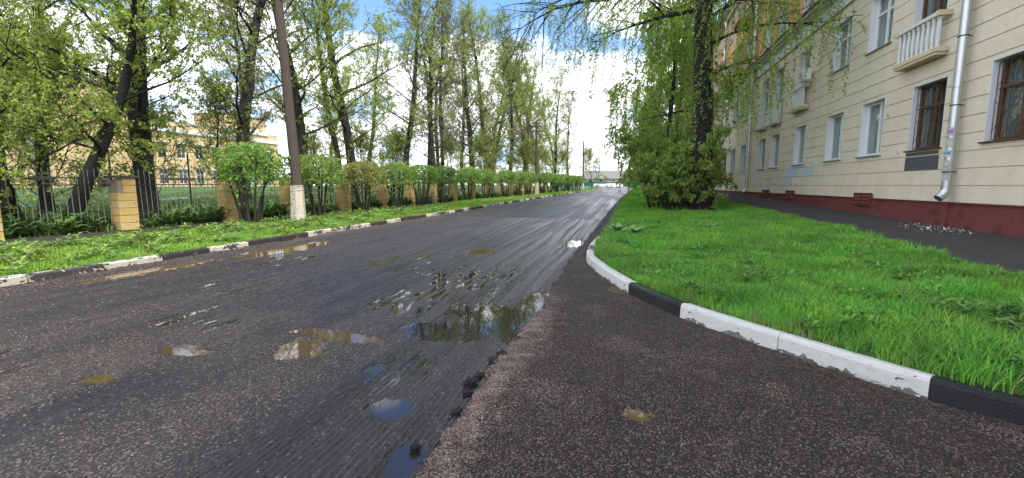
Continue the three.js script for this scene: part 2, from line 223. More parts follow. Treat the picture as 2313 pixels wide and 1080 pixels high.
{
  const X0 = -1.35, X1 = 3.4, S0 = 1.3, S1 = 9.3, uvf = (x, s) => [(x - X0) / (X1 - X0), (s - S0) / (S1 - S0)];
  const edge = (s) => lip(s) + 0.07 * fbm(n2, 3, s * 1.6, 3) + 0.04 * n2b(9, s * 6);
  const m = new THREE.MeshPhysicalMaterial({ specularIntensity: 0.35, ...roadMaps(2048, 2048, X0, X1, S0, S1, 'apron'), bumpScale: 0.012, roughness: 1 });
  const cols = [0, 0.004, 0.008, ...range(0.014, 0.65, 95), 0.8, 1];
  structure(mesh('driveway', sheet([-4, -1, 0.5, ...range(1.3, 9.3, 180)], cols, edge, () => 6, (x, s, c) => (c === 0 ? hr(s) - 0.06 : c < 0.005 ? hr(s) + 0.012 : hApron(x, s)), uvf), m), 'unmilled gravelly asphalt driveway mouth beside the milled road', 'road');
  const sm = new THREE.MeshStandardMaterial({ map: scaled(colorTex(512, 512, (u, v) => { const q = tn(u, v, 110, 2), a = tn(u, v, 10, 3, 5), k = 0.032 + 0.012 * a + (q > 0.3 ? 0.07 * q : 0); return [k * 1.2, k, k * 0.9]; }), 0.8), bumpMap: scaled(fineBump, 1.6), bumpScale: 0.03, roughness: 0.8 });
  structure(mesh('gravel_strip', sheet([...range(9.25, 14, 40), ...grow(14.2, 100, 0.4, 1.02)], range(0, 1, 8), edge, (s) => xKerbR(s) + 0.3, (x, s, c) => hr(s) + (c === 0 ? -0.04 : 0.036) + 0.014 * n2(x * 3, s * 1.2) * sst(9.2, 10, s)), sm), 'dark loose gravel strip left along the right road edge', 'gravel');
}
structure(mesh('lawn_soil', sheet([...range(2.2, 14, 60), ...grow(14.4, 118, 0.5, 1.02)], range(0, 1, 24), (s) => xKerbR(s) + 0.06, (s) => lawnX(s), hLawn), turfM), 'turf and soil under the right lawn');
structure(mesh('footpath', sheet([...range(-8, 14, 44), ...grow(14.5, 118, 0.6, 1.03)], range(0, 1, 10), (s) => lawnX(s) - 0.04, () => 7.75, (x, s) => lerp(hEdge(s), hWall(s), clamp((x - lawnX(s)) / (7.6 - lawnX(s)))) + 0.008 * n2(x * 1.3, s * 0.7)), walkM), 'dark asphalt footpath along the cream building', 'footpath');
structure(mesh('verge_soil', sheet([...range(-6, 20, 60), ...grow(20.5, 100, 0.6, 1.03)], range(0, 1, 14), (s) => vergeX(s) - 0.1, (s) => kerbL(s) - 0.1, hVerge), turfM), 'turf under the left grass verge');
structure(mesh('park_path', sheet([...range(-6, 20, 60), ...grow(20.5, 104, 0.6, 1.03)], range(0, 1, 8), (s) => fenceX(s) - 0.25, (s) => vergeX(s) + 0.05, (x, s) => hr(s) + 0.12 + 0.015 * n2b(x * 1.2, s * 0.8)), new THREE.MeshStandardMaterial({ map: scaled(colorTex(512, 512, (u, v) => { const a = tn(u, v, 7, 5), k = 0.04 + 0.016 * a + 0.01 * tn(u, v, 90, 2, 3); return [k * 1.22, k, k * 0.84]; }), 0.35), bumpMap: scaled(fineBump, 1), bumpScale: 0.015, roughness: 0.85 })), 'dark narrow footpath along the picket fence', 'footpath');
structure(mesh('park_lawn', sheet([...range(-30, 40, 70), ...grow(41, 130, 1, 1.05)], range(0, 1, 40), () => -95, (s) => fenceX(s) - 0.2, hYard), turfM), 'park lawn behind the picket fence');
structure(mesh('park_track', sheet(range(-20, 60, 60), [0, 0.5, 1], () => -33, () => -30.5, (x, s) => hYard(x, s) + 0.05), M(0.3, 0.29, 0.27)), 'pale paved track across the park lawn', 'path');
structure(mesh('crossroad', sheet(range(100, 134, 14), range(0, 1, 30), () => -60, () => 45, (x, s) => hr(s) + 0.006), M(0.2, 0.18, 0.16, 0.8)), 'dusty cross street at the far end of the road', 'road');
console.log('ground done');

// ---------------------------------------------------------------- kerbs
function sweep(profile, path, u0 = 0) { // closed profile [out, up] along a path of [x, y, z]; out is to the left of travel
  const p = [], u = [], idx = [], n = profile.length; let len = 0;
  const per = [0]; for (let k = 0; k < n; k++) { const a = profile[k], b = profile[(k + 1) % n]; per.push(per[k] + Math.hypot(b[0] - a[0], b[1] - a[1])); }
  path.forEach((q, k) => { const a = path[Math.max(0, k - 1)], b = path[Math.min(path.length - 1, k + 1)], L = Math.hypot(b[0] - a[0], b[2] - a[2]) || 1, tx = (b[0] - a[0]) / L, tz = (b[2] - a[2]) / L; if (k) len += Math.hypot(q[0] - path[k - 1][0], q[2] - path[k - 1][2]);
    for (let j = 0; j <= n; j++) { const [o, h] = profile[j % n]; p.push(q[0] - tz * o, q[1] + h, q[2] + tx * o); u.push(len + u0, per[j]); } });
  const w = n + 1; for (let k = 0; k + 1 < path.length; k++) for (let j = 0; j < n; j++) { const a = k * w + j; idx.push(a, a + w, a + 1, a + 1, a + w, a + w + 1); }
  for (const k of [0, path.length - 1]) { const b = p.length / 3; for (let j = 0; j < n; j++) { const e = (k * w + j) * 3; p.push(p[e], p[e + 1], p[e + 2]); u.push(profile[j][0], profile[j][1]); } for (let j = 1; j + 1 < n; j++) k ? idx.push(b, b + j + 1, b + j) : idx.push(b, b + j, b + j + 1); }
  let g = new THREE.BufferGeometry(); g.setAttribute('position', new THREE.Float32BufferAttribute(p, 3)); g.setAttribute('uv', new THREE.Float32BufferAttribute(u, 2)); g.setIndex(idx); g = g.toNonIndexed(); g.computeVertexNormals(); return g;
}
const concrete = (u, v) => { const k = 0.16 + 0.07 * tn(u, v, 14, 4) + 0.05 * tn(u, v, 90, 2, 6); return [k * 1.05, k, k * 0.9]; };
const peel = (thr, paint, seed, foot = 0) => colorTex(1024, 512, (u, v) => { const e = 1 - Math.abs(v - 0.5) * 2; const a = tn(u, v, 7, 5, seed) + 0.5 * tn(u, v, 30, 3, seed + 5) + foot * sst(0.475, 0.53, v) * sst(0.63, 0.58, v); const c = thr < 0.2 ? concrete(u, v).map((q) => q * 0.3) : concrete(u, v); if (a > thr) return [c[0] * (a < thr + 0.07 ? 0.6 : 1), c[1] * (a < thr + 0.07 ? 0.6 : 1), c[2] * (a < thr + 0.07 ? 0.6 : 1)]; const k = 1 + 0.12 * tn(u, v, 20, 4, seed + 9) - (tn(u, v, 55, 3, seed + 2) > 0.5 ? 0.25 : 0); return paint.map((q) => q * k); });
const kerbMat = (t) => new THREE.MeshStandardMaterial({ map: scaled(t, 0.42, 0.75), bumpMap: scaled(fineBump, 2.2), bumpScale: 0.008, roughness: 0.75 });
const kW = kerbMat(peel(0.6, [0.66, 0.65, 0.6], 3, 0.62)), kW2 = kerbMat(peel(0.44, [0.62, 0.6, 0.55], 21, 0.55)), kB = new THREE.MeshStandardMaterial({ map: scaled(peel(0.75, [0.008, 0.008, 0.01], 8), 0.42, 0.75), bumpMap: scaled(fineBump, 2), bumpScale: 0.012, roughness: 0.28 });
const kOld2 = kerbMat(peel(0.16, [0.6, 0.55, 0.46], 61)), kOld = kerbMat(peel(-0.12, [0.5, 0.45, 0.36], 33)), kDirt = kerbMat(peel(0.35, [0.03, 0.025, 0.022], 41));
function resample(pts, step) { const c = new THREE.CatmullRomCurve3(pts.map((p) => new THREE.Vector3(...p)), false, 'centripetal'), n = Math.ceil(c.getLength() / step); return c.getSpacedPoints(n).map((v) => [v.x, v.y, v.z]); }
{
  const kerb = grp('kerb'); structure(kerb, 'painted white and black kerb round the right lawn', 'kerb');
  const path = resample(kerbRpts.map(([x, z]) => [x, hr(-z), z]).slice(0, 17), 0.1), prof = [[0, -0.04], [0.17, -0.04], [0.17, 0.175], [0.155, 0.195], [0.05, 0.21], [0.022, 0.198], [0.01, 0.172]];
  // joints where the photograph shows them, then one stone every 1.2 m
  const near = (x, z) => path.reduce((b, p, i) => (Math.hypot(p[0] - x, p[2] - z) < Math.hypot(path[b][0] - x, path[b][2] - z) ? i : b), 0);
  const J = [[2.16, -3.64], [1.4, -4.55], [0.63, -5.48], [0.08, -6.46], [-0.5, -8.1], [-0.79, -9.6], [-0.8, -10.3], [-0.8, -12]].map((q) => near(...q)), start = 0;
  const seq = [[J[0] / 10 - 1.25, J[0] / 10, 'b'], [J[0] / 10, J[1] / 10, 'w'], [J[1] / 10, J[2] / 10, 'w'], [J[2] / 10, J[3] / 10, 'b'], [J[3] / 10, J[4] / 10, 'w'], [J[4] / 10, J[5] / 10, 'w'], [J[5] / 10, J[6] / 10, 'o'], [J[6] / 10, J[7] / 10, 'w']];
  for (let q = J[0] / 10 - 1.25, n = 0; q > 1.3; q -= 1.2, n++) seq.unshift([q - 1.2, q, n % 3 === 2 ? 'b' : 'w']);
  for (let q = J[7] / 10; q < 90; q += 1.2) seq.push([q, q + 1.2, 'd']);
  for (const [a, b, k] of seq) { const i0 = start + Math.round(a * 10), i1 = start + Math.round(b * 10); if (i0 < 0 || i1 >= path.length) continue; const sub = path.slice(i0, i1 + 1).map((p) => [p[0] , p[1] - (k === 'd' ? 0.1 : 0) + 0.004 * n2(a, 5), p[2]]);
    const e = sub.length - 1, sh = (i, j, t) => { sub[i] = sub[i].map((q, c) => lerp(q, sub[j][c], t)); }; sh(0, 1, 0.04); sh(e, e - 1, 0.04);
    mesh('kerb_stone', sweep(prof, sub, a * 1.37), k === 'w' ? (a > J[3] / 10 ? kW2 : kW) : k === 'b' ? kB : k === 'o' ? kOld : kDirt, kerb); }
}
{
  const kerb = grp('kerb'); structure(kerb, 'weathered peeling kerb along the left verge', 'kerb');
  const path = resample(range(-5, 97, 60).map((s) => [kerbL(s), hr(s), -s]), 0.1), prof = [[0, -0.12], [0, 0.13], [-0.03, 0.155], [-0.13, 0.16], [-0.17, 0.13], [-0.17, -0.12]];
  for (let i = 0, k = 0; i + 12 < path.length; i += 11, k++) { const sub = path.slice(i, i + 12).map((p) => [p[0] + 0.02 * n2(k, 1), p[1] + 0.02 * n2(k * 3.3, 7), p[2]]); const e = sub.length - 1; sub[0] = sub[0].map((q, c) => lerp(q, sub[1][c], 0.12)); sub[e] = sub[e].map((q, c) => lerp(q, sub[e - 1][c], 0.12));
    mesh('kerb_stone', sweep(prof, sub, k * 0.83), [kDirt, kOld2, kDirt, kOld, kOld2, kOld2, kDirt][(k * 5 + (k > 30 ? 2 : 0)) % 7], kerb); }
}

// ---------------------------------------------------------------- the cream and orange apartment building on the right
const stuccoTex = (base, seed, peelCol) => colorTex(1024, 1024, (u, v) => { const a = tn(u, v, 5, 5, seed), b = tn(u, v, 40, 3, seed + 3), st = tn(u * 1, v * 0.15, 22, 3, seed + 6); const k = 1 + 0.09 * a + 0.05 * b + 0.05 * st; if (peelCol && tn(u, v, 9, 4, seed + 8) + 0.6 * tn(u, v, 34, 3, seed + 2) > 0.74) return peelCol.map((q) => q * k); return base.map((q) => q * k); });
const bumpSt = scaled(fineBump, 1.1);
const cream = new THREE.MeshStandardMaterial({ map: scaled(stuccoTex([0.71, 0.63, 0.5], 1, [0.5, 0.36, 0.16]), 0.16), bumpMap: bumpSt, bumpScale: 0.004, roughness: 0.85 });
const orange = new THREE.MeshStandardMaterial({ map: scaled(stuccoTex([0.62, 0.34, 0.14], 5), 0.2), bumpMap: bumpSt, bumpScale: 0.004, roughness: 0.85 });
const yellow = new THREE.MeshStandardMaterial({ map: scaled(stuccoTex([0.62, 0.46, 0.24], 15), 0.15), bumpMap: bumpSt, bumpScale: 0.004, roughness: 0.85 });
const redPl = new THREE.MeshStandardMaterial({ map: scaled(colorTex(1024, 512, (u, v) => { const a = tn(u, v, 7, 5), d = tn(u, v, 4, 4, 9) + 0.4 * tn(u, v, 22, 3, 2) > 0.22, p = tn(u, v, 40, 3, 5) > 0.66; const k = (d ? 0.62 : 1) * (1 + 0.15 * a); return p ? [0.4, 0.3, 0.27] : [0.16 * k, 0.033 * k, 0.03 * k]; }), 0.28, 0.5), bumpMap: bumpSt, bumpScale: 0.008, roughness: 0.75 });
const white = M(0.72, 0.73, 0.74, 0.6), whiteRender = M(0.66, 0.68, 0.72, 0.85), brownW = new THREE.MeshStandardMaterial({ map: colorTex(256, 256, (u, v) => { const k = 1 + 0.35 * tn(u, v * 0.4, 16, 4); return tn(u, v, 26, 3, 4) > 0.62 ? [0.25, 0.19, 0.13] : [0.1 * k, 0.044 * k, 0.02 * k]; }), roughness: 0.6 });
const rust = M(0.1, 0.045, 0.022, 0.8), darkIron = M(0.025, 0.024, 0.024, 0.6), zinc = new THREE.MeshStandardMaterial({ color: rgb(0.55, 0.58, 0.6), metalness: 0.9, roughness: 0.33, bumpMap: scaled(fineBump, 1), bumpScale: 0.002 });
const glass = new THREE.MeshPhysicalMaterial({ color: rgb(0.86, 0.92, 0.92), transmission: 1, roughness: 0.02, thickness: 0, ior: 1.5 });
const darkGlass = M(0.035, 0.042, 0.048, 0.05), curtain = M(0.42, 0.45, 0.42, 0.95), curtainDim = M(0.14, 0.15, 0.15, 0.95), roofM = M(0.1, 0.095, 0.09, 0.8);

function wallWithHoles(u0, u1, y0, y1, ops, depth, z) { const s = new THREE.Shape([[u0, y0], [u1, y0], [u1, y1], [u0, y1]].map((q) => new THREE.Vector2(...q))); for (const o of ops) if (o[0] > u0 && o[1] < u1 && o[2] > y0 && o[3] < y1) s.holes.push(new THREE.Path([[o[0], o[2]], [o[0], o[3]], [o[1], o[3]], [o[1], o[2]]].map((q) => new THREE.Vector2(...q)))); const g = new THREE.ExtrudeGeometry(s, { depth, bevelEnabled: false }); g.translate(0, 0, z - depth); return uvBox(g.toNonIndexed()); }
const WW = 1.36, WH = 1.74, protoW = {};
function makeWindow(type) { // origin at the middle of the sill line, outward +z, wall face at z = 0
  const g = new THREE.Group(); g.name = 'window'; const w = WW, h = WH, brown = type.startsWith('brown'), fm = brown ? brownW : white, d = -0.2;
  const rv = merge([box(0.02, h, 0.24, -w / 2 + 0.008, h / 2, -0.118), box(0.02, h, 0.24, w / 2 - 0.008, h / 2, -0.118), box(w - 0.04, 0.02, 0.24, 0, h - 0.008, -0.118)]); mesh('reveal', rv, whiteRender, g);
  const t = 0.075, fr = [rbox(t, h - 0.02, 0.07, -w / 2 + 0.055, h / 2, d), rbox(t, h - 0.02, 0.07, w / 2 - 0.055, h / 2, d), rbox(w - 0.18, t, 0.068, 0, h - 0.06, d), rbox(w - 0.18, t, 0.068, 0, 0.05, d)];
  const panes = [];
  if (type === 'white2') { fr.push(rbox(0.1, h - 0.18, 0.069, 0.12, h / 2, d)); panes.push([-0.59, 0.07, 0.085, h - 0.095], [0.17, 0.59, 0.085, h - 0.095]); } else { const ty = h * 0.66; fr.push(rbox(0.09, h - 0.18, 0.069, 0, h / 2, d), rbox(w - 0.18, 0.08, 0.066, 0, ty, d)); for (const [a, b] of [[-0.59, -0.045], [0.045, 0.59]]) panes.push([a, b, 0.085, ty - 0.04], [a, b, ty + 0.04, h - 0.095]); }
  mesh('frame', merge(fr), fm, g);
  for (const [a, b, c, e] of panes) mesh('pane', box(b - a, e - c, 0.008, (a + b) / 2, (c + e) / 2, d - 0.012), glass, g);
  if (type !== 'white4open') mesh('curtain', merge([box(w * 0.46, h - 0.1, 0.02, -w * 0.24, h / 2, d - 0.16), box(w * 0.4, h - 0.1, 0.02, w * 0.27, h / 2, d - 0.19)]), brown ? curtainDim : curtain, g);
  mesh('sill', rbox(w + 0.12, 0.035, 0.3, 0, -0.012, -0.08), brown ? rust : M(0.3, 0.3, 0.3, 0.5), g);
  if (type === 'brownG') { const b = []; const z = -0.09, X = w / 2 - 0.06, Y0 = 0.05, Y1 = h - 0.06; for (const x of [-X, -X / 2, 0, X / 2, X]) b.push(bar([x, Y0, z], [x, Y1, z], 0.008, 4)); for (const y of [Y0, h * 0.64, Y1]) b.push(bar([-X, y, z - 0.012], [X, y, z - 0.012], 0.009, 4)); for (const s of [-1, 1]) { b.push(bar([s * X, Y0 + 0.15, z + 0.012], [-s * X * 0.3, h * 0.62, z + 0.012], 0.007, 4), bar([s * X, h * 0.5, z + 0.024], [-s * X * 0.6, 0.08, z + 0.024], 0.007, 4), bar([s * X, h * 0.66, z + 0.012], [0, Y1, z + 0.012], 0.007, 4)); } mesh('grille', merge(b), rust, g); }
  return g;
}
function putWindow(parent, type, u, y) { const p = protoW[type] ??= makeWindow(type), c = p.clone(); c.position.set(u, y, 0); parent.add(c); return c; }
{
  const B = grp('apartment_building', null, 7.6, 0, 0, -Math.PI / 2); // local x = -s, z outward
  tag(B, 'four storey apartment building, cream grooved lower floors and orange upper floors', 'building');
  const S0 = -6, S1 = 78, U0 = -S1, U1 = -S0, PL = 1.2, TOP = 15.1;
  const cent = [[-2.4, 0.4, 3.2, 6, 8.8, 11.55, 14.3, 17.05, 19.72, 23.2, 26.75, 29.1], [-2.4, 0.4, 3.2, 6, 8.8, 11.55, 14.62, 17.05, 19.68, 23.25, 26.75, 29.1]];
  const farC = range(33.4, 74.8, 14); for (const c of cent) c.push(...farC);
  const rows = [[cent[0], 2.55], [cent[1], 5.9], [cent[1], 9.35], [cent[1], 12.6]], ops = [];
  for (const [c, y] of rows) for (const s of c) ops.push([-s - WW / 2, -s + WW / 2, y, y + WH]);
  const wall = mesh('wall', wallWithHoles(U0, U1, PL, 8.12, ops, 0.34, -0.03), cream, B);
  mesh('upper_wall', wallWithHoles(U0, U1, 8.12, TOP, ops, 0.34, -0.001), orange, B);
  // grooved courses standing proud of the wall
  const ch = 0.4; for (let y = PL + 0.004, k = 0; y < 8.0; y += ch, k++) { const y1 = Math.min(y + ch - 0.022, 8.1), cuts = ops.filter((o) => o[2] < y1 && o[3] > y).sort((a, b) => a[0] - b[0]); let u = U0;
    for (const o of [...cuts, [U1, U1, 0, 0]]) { // split the strip in height where an opening covers only part of it
      if (o[0] - u > 0.05) mesh('course', box(o[0] - u, y1 - y, 0.029, (u + o[0]) / 2, (y + y1) / 2, -0.0155), cream, wall); if (o[0] < U1) { const top = o[3], bot = o[2]; if (bot - y > 0.04) mesh('course', box(o[1] - o[0], bot - y, 0.029, (o[0] + o[1]) / 2, (y + bot) / 2, -0.0155), cream, wall); if (y1 - top > 0.04) mesh('course', box(o[1] - o[0], y1 - top, 0.029, (o[0] + o[1]) / 2, (top + y1) / 2, -0.0155), cream, wall); } u = o[1]; } }
  mesh('plinth', merge([box(U1 - U0, 1.7, 0.3, (U0 + U1) / 2, PL - 0.85, -0.1), box(U1 - U0, 0.03, 0.05, (U0 + U1) / 2, PL - 0.012, 0.06)]), redPl, B);
  const frieze = mesh('frieze', box(U1 - U0, 0.46, 0.06, (U0 + U1) / 2, 8.34, 0.03), whiteRender, B); void frieze;
  mesh('cornice', (() => { const s = new THREE.Shape([[0, 8.571], [0.1, 8.571], [0.12, 8.63], [0.2, 8.66], [0.22, 8.74], [0.34, 8.78], [0.36, 8.86], [0, 8.9]].map((q) => new THREE.Vector2(...q))); const g = new THREE.ExtrudeGeometry(s, { depth: U1 - U0, bevelEnabled: false }); g.rotateY(-Math.PI / 2); g.translate(U1, 0, 0); return uvBox(g); })(), M(0.55, 0.55, 0.54, 0.85), B);
  mesh('cornice_flashing', box(U1 - U0, 0.012, 0.42, (U0 + U1) / 2, 8.91, 0.2), M(0.06, 0.06, 0.065, 0.5), B);
  mesh('eave', merge([box(U1 - U0 + 0.6, 0.18, 0.75, (U0 + U1) / 2, 15.0, 0.2), box(U1 - U0 + 0.6, 0.3, 0.35, (U0 + U1) / 2, 14.75, 0.08)]), M(0.5, 0.48, 0.45), B);
  mesh('roof', (() => { const s = new THREE.Shape([[0.75, 15.1], [-6.2, 18.2], [-13.2, 15.1]].map((q) => new THREE.Vector2(...q))); const g = new THREE.ExtrudeGeometry(s, { depth: U1 - U0 + 0.6, bevelEnabled: false }); g.rotateY(-Math.PI / 2); g.translate(U1 + 0.3, 0, 0); return uvBox(g); })(), roofM, B);
  mesh('back_wall', merge([box(U1 - U0, 15, 0.3, (U0 + U1) / 2, 7.55, -12.6), box(0.3, 15, 12.1, U0 + 0.15, 7.55, -6.4), box(0.3, 15, 12.1, U1 - 0.15, 7.55, -6.4), box(U1 - U0 - 0.7, 15, 0.1, (U0 + U1) / 2, 7.55, -2.2)]), orange, B);
  rows.forEach(([c, y], f) => c.forEach((s, i) => { const near = f < 2; const type = f === 0 && (i < 7) ? (i === 3 ? 'white4' : 'brownG') : f === 1 && i === 6 ? 'brown' : near && (i === 7 || i === 8) && f === 0 ? 'white2' : near && i === 8 ? 'white4' : (i * 7 + f * 3) % 4 === 0 ? 'white4' : (i * 5 + f) % 7 === 0 ? 'brown' : 'white2'; putWindow(B, type, -s, y); }));
  // repainted patches
  const patch = (s0, s1, y0, y1, m) => mesh('paint_patch', box(s1 - s0, y1 - y0, 0.004, -(s0 + s1) / 2, (y0 + y1) / 2, 0.003), m, B);
  const grey = M(0.075, 0.08, 0.09, 0.8), blue = M(0.52, 0.58, 0.66, 0.85), och = M(0.5, 0.26, 0.08, 0.9);
  patch(13.62, 15.02, 2.008, 2.37, grey); patch(13.66, 15.0, 2.408, 2.49, grey); patch(21.3, 22.7, 2.008, 2.37, blue); patch(23.2, 24.9, 2.008, 2.37, blue); patch(22.5, 24.2, 2.408, 2.53, blue); patch(23.8, 24.6, 1.608, 1.97, blue); patch(27.2, 27.9, 1.3, 1.95, blue); patch(29.4, 30.4, 1.6, 2.3, blue); patch(36.2, 37.4, 1.9, 2.6, och);
  // cellar vents
  for (const s of [17.02, 23.75, 27.6]) { const v = grp('vent_grille', B, -s, 0.98, 0.055); mesh('backing', box(1.0, 0.36, 0.02, 0, 0.18, 0.0), redPl, v); mesh('frame', merge([box(1.06, 0.04, 0.06, 0, 0.36, 0.02), box(1.06, 0.04, 0.06, 0, 0, 0.02), box(0.05, 0.32, 0.06, -0.5, 0.18, 0.02), box(0.05, 0.32, 0.06, 0.5, 0.18, 0.02), box(0.05, 0.32, 0.055, 0, 0.18, 0.02)]), redPl, v); for (let k = 0; k < 3; k++) for (const q of [-0.25, 0.25]) { const b = box(0.42, 0.085, 0.012); b.rotateX(-0.6); b.translate(q, 0.08 + k * 0.1, 0.045); mesh('louvre', b, redPl, v); } }
  // little ornamental balcony with balusters under the nearer upper window
  const balcony = (s, y, w, proj, solid) => { const g = grp('balcony', B, -s, y, 0); const mt = M(0.62, 0.63, 0.62, 0.8), trim = M(0.6, 0.5, 0.34, 0.85), d = proj;
    mesh('slab', merge([rbox(w, 0.12, d, 0, 0.06, d / 2 + 0.002), rbox(w - 0.08, 0.07, d - 0.04, 0, -0.035, d / 2)]), solid ? mt : trim, g);
    if (solid) { mesh('parapet', merge([box(w - 0.06, 0.85, 0.06, 0, 0.54, d - 0.05), box(0.06, 0.85, d - 0.1, -w / 2 + 0.07, 0.54, d / 2), box(0.06, 0.85, d - 0.1, w / 2 - 0.07, 0.54, d / 2)]), mt, g); return g; }
    mesh('handrail', rbox(w - 0.02, 0.1, 0.17, 0, 0.93, d - 0.085), mt, g); for (const q of [-1, 1]) mesh('end_block', rbox(0.12, 0.13, d + 0.02, q * (w / 2 - 0.06), 0.92, d / 2 + 0.012), trim, g);
    const pr = [[0.05, 0], [0.055, 0.03], [0.042, 0.08], [0.056, 0.2], [0.054, 0.4], [0.045, 0.6], [0.042, 0.66], [0.058, 0.69], [0.058, 0.76]].map((q) => new THREE.Vector2(...q)), bg = new THREE.LatheGeometry(pr, 10); const n = 9; for (let k = 0; k < n; k++) { const b = mesh('baluster', bg, mt, g); b.position.set(-w / 2 + 0.12 + (k * (w - 0.24)) / (n - 1), 0.12, d - 0.085); } return g; };
  balcony(14.62, 4.9, 1.85, 0.28, false);
  balcony(26.75, 4.85, 1.7, 0.3, true); balcony(29.1, 4.85, 1.7, 0.3, true); balcony(23.25, 5.0, 1.7, 0.3, false);
  for (const [s, y] of [[33.4, 8.95], [36.36, 8.95], [33.4, 12.2], [42.3, 8.95], [26.75, 12.2]]) { const g = grp('balcony', B, -s, y, 0); mesh('slab', rbox(2, 0.16, 0.9, 0, 0, 0.46), orange, g); mesh('railing', merge([...range(-0.95, 0.95, 14).map((x) => bar([x, 0.08, 0.86], [x, 0.95, 0.86], 0.01, 4)), bar([-0.98, 0.97, 0.86], [0.98, 0.97, 0.86], 0.018), bar([-0.95, 0.97, 0], [-0.95, 0.97, 0.86], 0.018), bar([0.95, 0.97, 0], [0.95, 0.97, 0.86], 0.018)]), white, g); }
  // pediment and casing round a tall upper window
  for (const s of [36.36]) mesh('pediment', (() => { const sh = new THREE.Shape([[-1.35, 0], [1.35, 0], [0, 0.75]].map((q) => new THREE.Vector2(...q))); const g = new THREE.ExtrudeGeometry(sh, { depth: 0.2, bevelEnabled: true, bevelSize: 0.04, bevelThickness: 0.04, bevelSegments: 1 }); g.translate(-s, 11.35, 0.04); return uvBox(g); })(), M(0.55, 0.42, 0.25), B);
  // downpipes
  const pipe = (s, y0, y1, r, z) => { const g = grp('downpipe', B, -s, 0, z); const segs = []; for (let y = y0 + 0.25; y < y1; y += 1.15) { const t = Math.min(1.15, y1 - y), c = new THREE.CylinderGeometry(r, r * 0.97, t + 0.05, 18); c.translate(0, y + t / 2, 0); segs.push(c); const ring = new THREE.TorusGeometry(r * 1.01, 0.008, 5, 20); ring.rotateX(Math.PI / 2); ring.translate(0, y + t, 0); segs.push(ring); } mesh('pipe', merge(segs), zinc, g);
    const e = new THREE.TubeGeometry(new THREE.CatmullRomCurve3([[0, y0 + 0.3, 0], [0, y0 + 0.16, 0.005], [0.012, y0 + 0.05, 0.06], [0.03, y0 - 0.03, 0.15]].map((q) => new THREE.Vector3(...q))), 10, r * 1.02, 16); mesh('elbow', e, zinc, g);
    for (let y = y0 + 0.6; y < y1; y += 1.55) mesh('bracket', (() => { const t = new THREE.TorusGeometry(r * 1.08, 0.013, 5, 20); t.rotateX(Math.PI / 2); t.translate(0, y, 0); return merge([t, bar([0, y, -r], [0, y, -z - 0.02], 0.012)]); })(), darkIron, g);
    return g; };
  const p1 = pipe(12.95, 1.32, 15, 0.092, 0.17); pipe(31.4, 1.2, 15, 0.09, 0.17); pipe(40.6, 1.3, 15, 0.09, 0.17); pipe(52, 1.4, 15, 0.09, 0.17);
  const sticker = (y, h, c1, c2, name) => mesh(name, (() => { const g = new THREE.CylinderGeometry(0.0945, 0.0945, h, 12, 1, true, -0.4, 1.9); g.translate(0, y, 0); return g; })(), new THREE.MeshStandardMaterial({ map: colorTex(32, 64, (u, v) => (v > 0.28 && v < 0.72 && u > 0.15 && u < 0.85 ? c2 : c1).map((q) => q * (0.85 + 0.3 * n2(u * 5, v * 6)))), roughness: 0.6, side: THREE.DoubleSide }), p1);
  sticker(2.86, 0.2, [0.6, 0.5, 0.55], [0.3, 0.22, 0.5], 'torn_sticker'); sticker(2.36, 0.17, [0.6, 0.62, 0.62], [0.12, 0.35, 0.6], 'torn_sticker'); sticker(2.6, 0.22, [0.5, 0.5, 0.48], [0.55, 0.55, 0.52], 'paper_scrap'); sticker(1.95, 0.5, [0.52, 0.52, 0.5], [0.42, 0.42, 0.41], 'paper_scrap');
  mesh('plinth_pier', box(0.2, 1.3, 0.06, -13.05, PL - 0.68, 0.075), redPl, B);
  mesh('gas_pipe', merge([bar([-13.2, 3.4, 0.04], [-13.2, 4.1, 0.04], 0.012), bar([-13.2, 4.1, 0.04], [-13.35, 4.1, 0.04], 0.012)]), rust, B);
}
{ // air conditioner on the wall
  const a = grp('air_conditioner', null, 7.6, 6.3, -22.3, -Math.PI / 2); a.scale.setScalar(0.85); tag(a, 'white outdoor air conditioner unit bracketed beside an upper window', 'air conditioner');
  mesh('casing', rbox(0.78, 0.54, 0.3, 0, 0, 0.33, 0.02), white, a); mesh('fan_guard', merge([0.2, 0.15, 0.1, 0.05].map((r) => { const t = new THREE.TorusGeometry(r, 0.006, 4, 20); t.translate(-0.12, 0, 0.485); return t; })), M(0.2, 0.2, 0.2), a); mesh('bracket', merge([box(0.03, 0.03, 0.5, -0.28, -0.29, 0.25), box(0.03, 0.03, 0.5, 0.28, -0.29, 0.25), box(0.025, 0.3, 0.03, -0.28, -0.4, 0.02), box(0.025, 0.3, 0.03, 0.28, -0.4, 0.02)]), white, a);
}
console.log('right building done');

